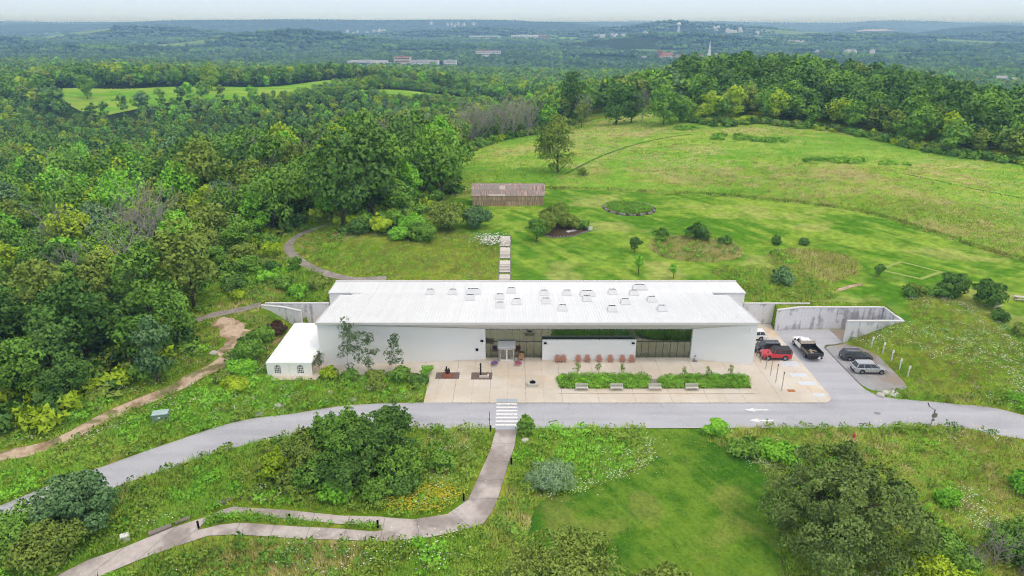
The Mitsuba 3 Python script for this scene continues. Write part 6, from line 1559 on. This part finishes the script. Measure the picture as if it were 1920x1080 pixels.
def meadow_pick(x, y):
    a, b = fb(x, y, 9, 1), fb(x, y, 3.5, 2)
    i = int(_rng.integers(0, 3))
    hs = 0.75 + 0.55 * _rng.random() + 0.5 * (b - 0.5)
    slope = (x > 57 and y > 86) or (-36 < x < 0 and y > 119)      # shorter, flower-flecked grass
    dry = x > 26 and y < 76.3
    if dry and _rng.random() > 0.16 + 0.9 * max(b - 0.55, 0):
        m = 'tuft_olive' if _rng.random() < 0.40 else 'tuft_yellow' if _rng.random() < 0.6 else 'tuft_tan' if a > 0.52 else 'tuft_green'
        return f'tuft_{i}_{m}', 0.8 + 0.3 * _rng.random(), 0.42 + 0.3 * _rng.random()
    if slope:
        m = 'tuft_olive' if _rng.random() < 0.42 else 'tuft_yellow' if _rng.random() < 0.62 else 'tuft_green'
        return f'tuft_{i}_{m}', 0.72 + 0.3 * _rng.random(), 0.45 + 0.3 * _rng.random()
    if _rng.random() < 0.20 + 0.9 * max(b - 0.52, 0):
        m = ['tuft_green', 'leaves_lime', 'leaves_herb', 'leaves_mid'][min(int(a * 4.9 - 0.4 + _rng.random() * 0.8), 3) % 4]
        return f'herb_{i}_{m}', 0.8 + 0.5 * _rng.random(), hs
    t = a + 0.25 * (_rng.random() - 0.5)
    m = 'tuft_green' if t < 0.53 else 'tuft_yellow' if t < 0.62 else 'tuft_olive' if t < 0.70 else 'tuft_tan'
    return f'tuft_{i}_{m}', 0.8 + 0.35 * _rng.random(), hs * (0.75 if m == 'tuft_tan' else 0.95)


_mead = VIEWPOLY.difference(NOGROW).difference(WOOD_W.buffer(-3))
_p = np.vstack([jitter(_mead.intersection(sbox(-200, 200, 40, 86)), 0.62, 21), jitter(_mead.intersection(sbox(-200, 200, 86, 135)), 0.82, 22), jitter(_mead.intersection(sbox(-200, 200, 135, 180)), 1.1, 23)])
scatter('meadow_grass', _p, meadow_pick)
tag('meadow_grass', 'rank green and yellow meadow grass with tall herbs around the road and paths', 'meadow grass', kind='stuff')


def rain_pick(x, y):
    r1, r2 = RAIN[0].contains(Point(x, y)), RAIN[1].contains(Point(x, y))
    m = _rng.choice(['tuft_tan', 'tuft_tan', 'tuft_olive']) if r1 else _rng.choice(['tuft_olive', 'tuft_tan', 'tuft_olive', 'tuft_yellow']) if r2 else _rng.choice(['tuft_yellow', 'tuft_yellow', 'tuft_green', 'tuft_olive'])
    return f'tuft_{int(_rng.integers(0, 3))}_{m}', 0.9 + 0.4 * _rng.random(), (0.75 if r1 else 0.9) + 0.4 * _rng.random()


scatter('rain_garden_grass', jitter(shapely.union_all(RAIN), 0.6, 24), rain_pick)
tag('rain_garden_grass', 'tall unmown grass in the oval islands left standing in the lawn', 'grass', kind='stuff')


def bed_pick(x, y):
    if _rng.random() < 0.5:
        return f'herb_{int(_rng.integers(0, 3))}_{_rng.choice(["leaves_mid", "tuft_green", "leaves_lime"])}', 0.7, 0.62 + 0.3 * _rng.random()
    return f'tuft_{int(_rng.integers(0, 3))}_tuft_green', 0.6, 0.65 + 0.35 * _rng.random()


_beds2 = BED1.union(BED2).buffer(-0.08)
scatter('bed_grass', np.vstack([jitter(_beds2, 0.34, 25), jitter(RING.buffer(-0.6), 0.6, 26), jitter(ISLAND.buffer(-0.3), 0.4, 27)]), bed_pick)


def lawn_pick(x, y):
    t = fb(x, y, 6, 12) + 0.3 * (_rng.random() - 0.5)
    m = 'tuft_lawn' if t < 0.66 else 'tuft_olive'
    return f'btuft_{int(_rng.integers(0, 3))}_{m}', 0.62, 0.10 + 0.10 * _rng.random()


leafmat('leaves_edge', (0.05, 0.09, 0.014), (0.16, 0.22, 0.04))
leafmat('tuft_lawn', (0.05, 0.15, 0.012), (0.19, 0.35, 0.035))
for _i in range(3):
    group(f'tuft_{_i}_leaves_edge', tuft(_i, 26, 0.85, 0.55, 0.06), 'leaves_edge')
    group(f'btuft_{_i}_tuft_lawn', tuft(_i + 9, 18, 1.0, 0.9, 0.13), 'tuft_lawn')
scatter('lawn_blades', jitter(LAWN_FRONT.buffer(-0.2), 0.62, 51), lawn_pick)
tag('lawn_blades', 'short mown grass blades of the front lawn', 'lawn grass', kind='stuff')
tag('bed_grass', 'lush green grass and herbs filling the planted beds', 'bed planting', kind='stuff')


def flower_pick(x, y):
    i = 'petal_white'
    n = fb(x, y, 7, 6)
    slope = x > 57 and y > 86
    if n < (0.47 if slope else 0.55) or _rng.random() < (0.35 if slope else 0.5):
        return None, 0, 0
    if _rng.random() < 0.14:
        i = 'petal_yellow'
    elif _rng.random() < 0.10:
        i = 'petal_mauve'
    return f'head_{i}', (1.2 if slope else 1.0) + 0.3 * _rng.random(), (0.6 if slope else 0.95)


_fl = np.vstack([jitter(_mead.intersection(sbox(-200, 200, 40, 86)), 1.25, 31), jitter(_mead.intersection(sbox(57, 120, 86, 112)), 1.0, 32), jitter(_mead.intersection(sbox(-60, 57, 86, 145)), 1.7, 33)])
_edge = [LINE for LINE in (LineString([(4, 64.6), (7.4, 65.2), (14.8, 69.3), (17.6, 72.6), (17.0, 75.0)]).buffer(0.9), LineString([(52, 56), (51, 60), (52, 64)]).buffer(2.0), sbox(-6.5, -3, 137.5, 142.0), LineString([(28.5, 71), (31, 69.5)]).buffer(0.7))]
scatter('wild_flowers', _fl, flower_pick)
scatter('wild_flowers', np.vstack([jitter(e, 1.0, 35) for e in _edge]), lambda x, y: ('head_petal_white', 1.0, 0.9) if y < 120 else ('bhead_petal_white', 1.9, 1.1))
scatter('wild_flowers', jitter(Polygon([(-14.5, 61.6), (-8, 61.4), (-5.6, 64.5), (-7.5, 66.2), (-12, 64.6)]), 0.62, 37), lambda x, y: ('bhead_petal_yellow', 0.8, 0.9))
tag('wild_flowers', 'scattered white and yellow flower heads in the meadow', 'wild flowers', kind='stuff')


def field_pick(x, y):
    a, b = fb(x, y, 26, 4), fb(x, y, 8, 5)
    t = 0.55 * a + 0.45 * b + 0.18 * (_rng.random() - 0.5)
    m = 'tuft_green' if t < 0.475 else 'tuft_yellow' if t < 0.56 else 'tuft_olive' if t < 0.60 else 'tuft_tan'
    return f'btuft_{int(_rng.integers(0, 3))}_{m}', 0.85 + 0.5 * _rng.random(), 0.40 + 0.35 * _rng.random()


_fieldp = FIELD.difference(LAWN_BACK.buffer(0.2)).difference(FIELDPATH.buffer(0.3)).difference(FIELDPATH2.buffer(0.3))
_p = np.vstack([jitter(_fieldp.intersection(sbox(-60, 300, 100, 215)), 1.35, 41), jitter(_fieldp.intersection(sbox(-60, 300, 215, 345)), 2.0, 42)])
scatter('field_tufts', _p, field_pick)
scatter('field_tufts', jitter(LineString([(x + 0.2, y + 0.9) for x, y in LAWN_FAR]).buffer(0.7), 0.8, 43), lambda x, y: (f'tuft_{int(_rng.integers(0, 3))}_{_rng.choice(["leaves_edge", "tuft_green", "tuft_olive"])}', 1.3, 1.1))
tag('field_tufts', 'tall golden and green grass of the big field behind the lawn', 'field grass', kind='stuff')
# brighter green rank patches in the field
for _n3, (_x, _y2, _w, _m2) in enumerate(((112, 224, 9, 'leaves_lime'), (122, 219, 6, 'leaves_lime'), (100, 226, 5, 'leaves_lime'), (84, 268, 12, 'leaves_lime'), (95, 262, 10, 'leaves_lime'), (70, 290, 9, 'leaves_lime'), (14, 232, 9, 'tuft_green'))):
    for _j2 in range(7):
        plant('field_shrub', 'patch of bright green rank growth in the tall grass field', 'shrub', _x + _w * (_rng.random() - 0.5) * 1.4, _y2 + _w * (_rng.random() - 0.5) * 0.6, _w * 0.5, 0.7, 0.0, 200, 0.5, 'tuft_green', 500 + _n3 * 7 + _j2, lobes=8, trunk=False, group_='bright green patches in the field', two=False)

# ---------------------------------------------------------------- the town in the valley
def gable(x, y, w, d, h, ang, wall, roof, name='town_house', label=None, group_='small houses among the valley trees', rh=None, z=None, windows=True):
    k = thing(name, label, 'house' if 'house' in name else 'building', group_)
    z = float(hgrid(x, y)) + 1.0 if z is None else z
    M = rotz(ang, x, y, z)
    rh = rh if rh is not None else 0.35 * d
    put('wall', cat(bx(-w / 2, w / 2, -d / 2, d / 2, -6, h), hull([(a * w / 2, b, c) for a in (-1, 1) for b, c in ((-d / 2, h), (d / 2, h), (0, h + rh))])).apply_transform(M), wall, k)
    put('roof', cat(hull([(a * (w / 2 + 0.5), b, c) for a in (-1, 1) for b, c in ((-d / 2 - 0.5, h - 0.2), (-d / 2 - 0.5, h + 0.15), (0, h + rh + 0.1), (0, h + rh + 0.45))]), hull([(a * (w / 2 + 0.5), b, c) for a in (-1, 1) for b, c in ((d / 2 + 0.5, h - 0.2), (d / 2 + 0.5, h + 0.15), (0, h + rh + 0.1), (0, h + rh + 0.45))])).apply_transform(M), roof, k)
    return k


def flat(x, y, w, d, h, label, wall='town_white', roof='town_grey', bands=1, name='town_block', z=None):
    k = thing(name, label, 'building')
    z = float(hgrid(x, y)) + 5 if z is None else z
    M = rotz(0, x, y, z)
    put('wall', bx(-w / 2, w / 2, -d / 2, d / 2, -8, h).apply_transform(M), wall, k)
    put('roof', cat(bx(-w / 2 - 0.3, w / 2 + 0.3, -d / 2 - 0.3, d / 2 + 0.3, h, h + 0.5), bx(-w * 0.2, w * 0.1, -d * 0.2, d * 0.2, h + 0.5, h + 2.0)).apply_transform(M), roof, k)
    for b in range(bands):
        zb = h * (b + 0.35) / bands
        put('window_band', bx(-w / 2 + 2, w / 2 - 2, -d / 2 - 0.25, -d / 2 - 0.05, zb, zb + h / bands * 0.3).apply_transform(M), 'town_glass', k)
    return k


plastic('town_glass', (0.09, 0.12, 0.16), 0.2)
flat(-345, 1720, 90, 45, 8, 'long low white factory hall among trees, furthest from the church spire', bands=1)
flat(-262, 1725, 38, 30, 19, 'tall pale brick mill block in the middle of the factory row', 'town_tan', 'town_brick', 3)
flat(-212, 1735, 70, 30, 11, 'long pale factory wing beside the tall mill block', 'town_white', 'town_grey', 2)
flat(-150, 1745, 30, 25, 12, 'pale factory end block with a stepped roof', 'town_white', 'town_grey', 2)
flat(-300, 1680, 60, 22, 6, 'low grey shed in front of the tall mill block', 'town_white', 'town_grey', 1)
flat(-235, 1675, 44, 20, 6, 'low white shed in front of the factory wing', 'town_white', 'town_grey', 1)
flat(-72, 2190, 75, 35, 13, 'pale terraced building alone in the trees behind the factory row', 'town_white', 'town_brick', 2)
flat(-150, 4060, 170, 90, 16, 'long school hall with a blue roof on the far plain', 'town_white', 'town_blue', 1)
flat(70, 4070, 150, 90, 18, 'pale school block beside the far green playing field', 'town_white', 'town_grey', 1)
flat(150, 4160, 120, 70, 15, 'brick school wing behind the far playing field', 'town_brick', 'town_grey', 1)
diffuse('town_tan', (0.60, 0.50, 0.40)); diffuse('town_blue', (0.22, 0.36, 0.46))
struct('playing_field', drape(Polygon([(60, 3960), (420, 3980), (480, 4120), (300, 4200), (40, 4150)]), 3.0), 'bright_grass')
struct('school_ground', drape(Polygon([(-100, 4000), (40, 3980), (60, 4170), (-100, 4190)]), 3.0), 'lawn_grass')
_r = random.Random(3)
for _i in range(30):
    _x, _y2 = 315 + _r.random() * 470, 1985 + _r.random() * 130
    gable(_x, _y2, 10 + 10 * _r.random(), 8 + 6 * _r.random(), 6 + 3 * _r.random(), _r.random() * 3, _r.choice(['town_white', 'town_white', 'town_grey', 'town_tan']), _r.choice(['town_roof', 'town_grey', 'town_roof', 'town_brick']), label='small pale house in the village row around the church spire', group_='houses of the village around the spire')
_CL = ['on the hill below the water tower', 'on the slope beyond the playing field', 'between playing field and water tower', 'high on the hazy ridge', 'below the radio masts', 'on the plain before the radio masts', 'beside the far school hall', 'in front of the water tower hill', 'in the trees beyond the church spire', 'in the wide woods past the spire']
for _lab2, (_x0, _y0, _sx, _sy, _n3, _z) in zip(['tiny white house ' + q for q in _CL], ((1280, 4370, 190, 120, 16, None), (500, 4120, 110, 60, 6, None), (760, 4110, 140, 60, 7, None), (-1270, 6660, 260, 100, 6, None), (-600, 7150, 240, 120, 7, None), (-900, 4900, 300, 90, 9, None), (-1050, 4000, 160, 60, 8, None), (1200, 3920, 140, 60, 10, None), (965, 2120, 120, 40, 5, None), (1190, 3100, 80, 60, 5, None))):
    for _i in range(_n3):
        _x, _y2 = _x0 + _r.gauss(0, _sx * 0.5), _y0 + _r.gauss(0, _sy * 0.5)
        _q = 1 + _y2 / 9000
        gable(_x, _y2, 13 * _q, 10 * _q, 8 * _q, _r.random() * 3, 'town_white', _r.choice(['town_roof', 'town_grey']), label=_lab2, group_=_lab2.replace('tiny white house', 'tiny white houses'), z=float(hgrid(_x, _y2)) + 6)
flat(-2390, 4935, 120, 60, 16, 'white warehouse far off at the foot of the hazy hills')
flat(-2160, 4700, 150, 60, 18, 'largest white warehouse under the hazy hills')
flat(-2330, 4600, 90, 50, 12, 'low white warehouse in front of the largest one')
gable(812, 1160, 16, 11, 6, 0.3, 'town_white', 'town_grey', label='white gabled house behind the hill wood, furthest out', group_=None, z=float(hgrid(812, 1160)) + 6)
gable(828, 1205, 15, 10, 6, -0.4, 'town_white', 'town_grey', label='pale gabled house beside the white one behind the hill wood', group_=None, z=float(hgrid(828, 1205)) + 6)
gable(705, 1200, 18, 11, 6, 0.1, 'town_white', 'town_roof', label='grey-roofed house showing over the crowns of the hill wood', group_=None, z=float(hgrid(705, 1200)) + 7)
_k = thing('church', 'white church with a needle spire rising from the valley trees', 'church')
_z = float(hgrid(528, 1915))
put('nave', cat(bx(526, 552, 1908, 1922, _z, _z + 9), hull([(x, y, z) for x in (526, 552) for y, z in ((1908, _z + 9), (1922, _z + 9), (1915, _z + 15))])), 'town_white', _k)
put('tower', bx(520, 527, 1911.5, 1918.5, _z, _z + 19), 'town_white', _k)
put('spire', cat(hull([(519.9, 1911.4, _z + 19), (527.1, 1911.4, _z + 19), (527.1, 1918.6, _z + 19), (519.9, 1918.6, _z + 19), (523.5, 1915, _z + 56)])), 'town_white', _k)
_k = thing('brick_church', 'red brick church with a square tower and thin mast in the village', 'church')
_z = float(hgrid(443, 2130))
put('nave', cat(bx(440, 475, 2122, 2140, _z, _z + 11), hull([(x, y, z) for x in (440, 475) for y, z in ((2122, _z + 11), (2140, _z + 11), (2131, _z + 18))])), 'town_brick', _k)
put('tower', bx(430, 441, 2126, 2137, _z, _z + 24), 'town_brick', _k)
put('mast', rod((435, 2131, _z + 24), (435, 2131, _z + 44), 0.7, 0.5, 6), 'town_grey', _k)
_k = thing('water_tower', 'white bulb water tower standing on the far hill', 'water tower')
_x, _y2 = 970, 4250
_z = float(hgrid(_x, _y2))
put('tank', trimesh.creation.uv_sphere(13, count=[10, 16]).apply_transform(np.diag([1, 1, 0.8, 1])).apply_translation((_x, _y2, _z + 40)), 'town_white', _k, smooth=True)
put('stem', rod((_x, _y2, _z - 5), (_x, _y2, _z + 33), 7, 4, 10), 'town_white', _k)
for _n3, _x in enumerate((-575, -370, -255)):
    _k = thing('radio_mast', ['radio mast on the skyline hill, shortest of the three', 'tallest radio mast on the skyline hill', 'radio mast on the skyline hill nearest the village side'][_n3], 'mast')
    _z = float(hgrid(_x, 7500))
    put('mast', rod((_x, 7500, _z), (_x, 7500, _z + (12, 20, 15)[_n3]), 3.0, 1.5, 5), 'town_grey', _k)
struct('sand_pit', drape(Polygon(smoothline([(3290, 6930), (3480, 6900), (3660, 6940), (3640, 6990), (3420, 7010), (3300, 6990)])), 4.0), 'sand')
diffuse('sand', (0.62, 0.50, 0.42))

# ---------------------------------------------------------------- air
_cx, _hx, _cy, _hy, _z0, _z1 = 0, 21000, 9800, 9900, -135, 118
scene['haze'] = {'type': 'cube', 'to_world': T().translate([_cx, _cy, (_z0 + _z1) / 2]).scale([_hx, _hy, (_z1 - _z0) / 2]), 'bsdf': {'type': 'null'}, 'interior': {'type': 'ref', 'id': 'haze_air'}}
tag('haze', 'thin bluish summer haze over the far valley', 'haze', kind='stuff')
tag('sky', kind='structure')
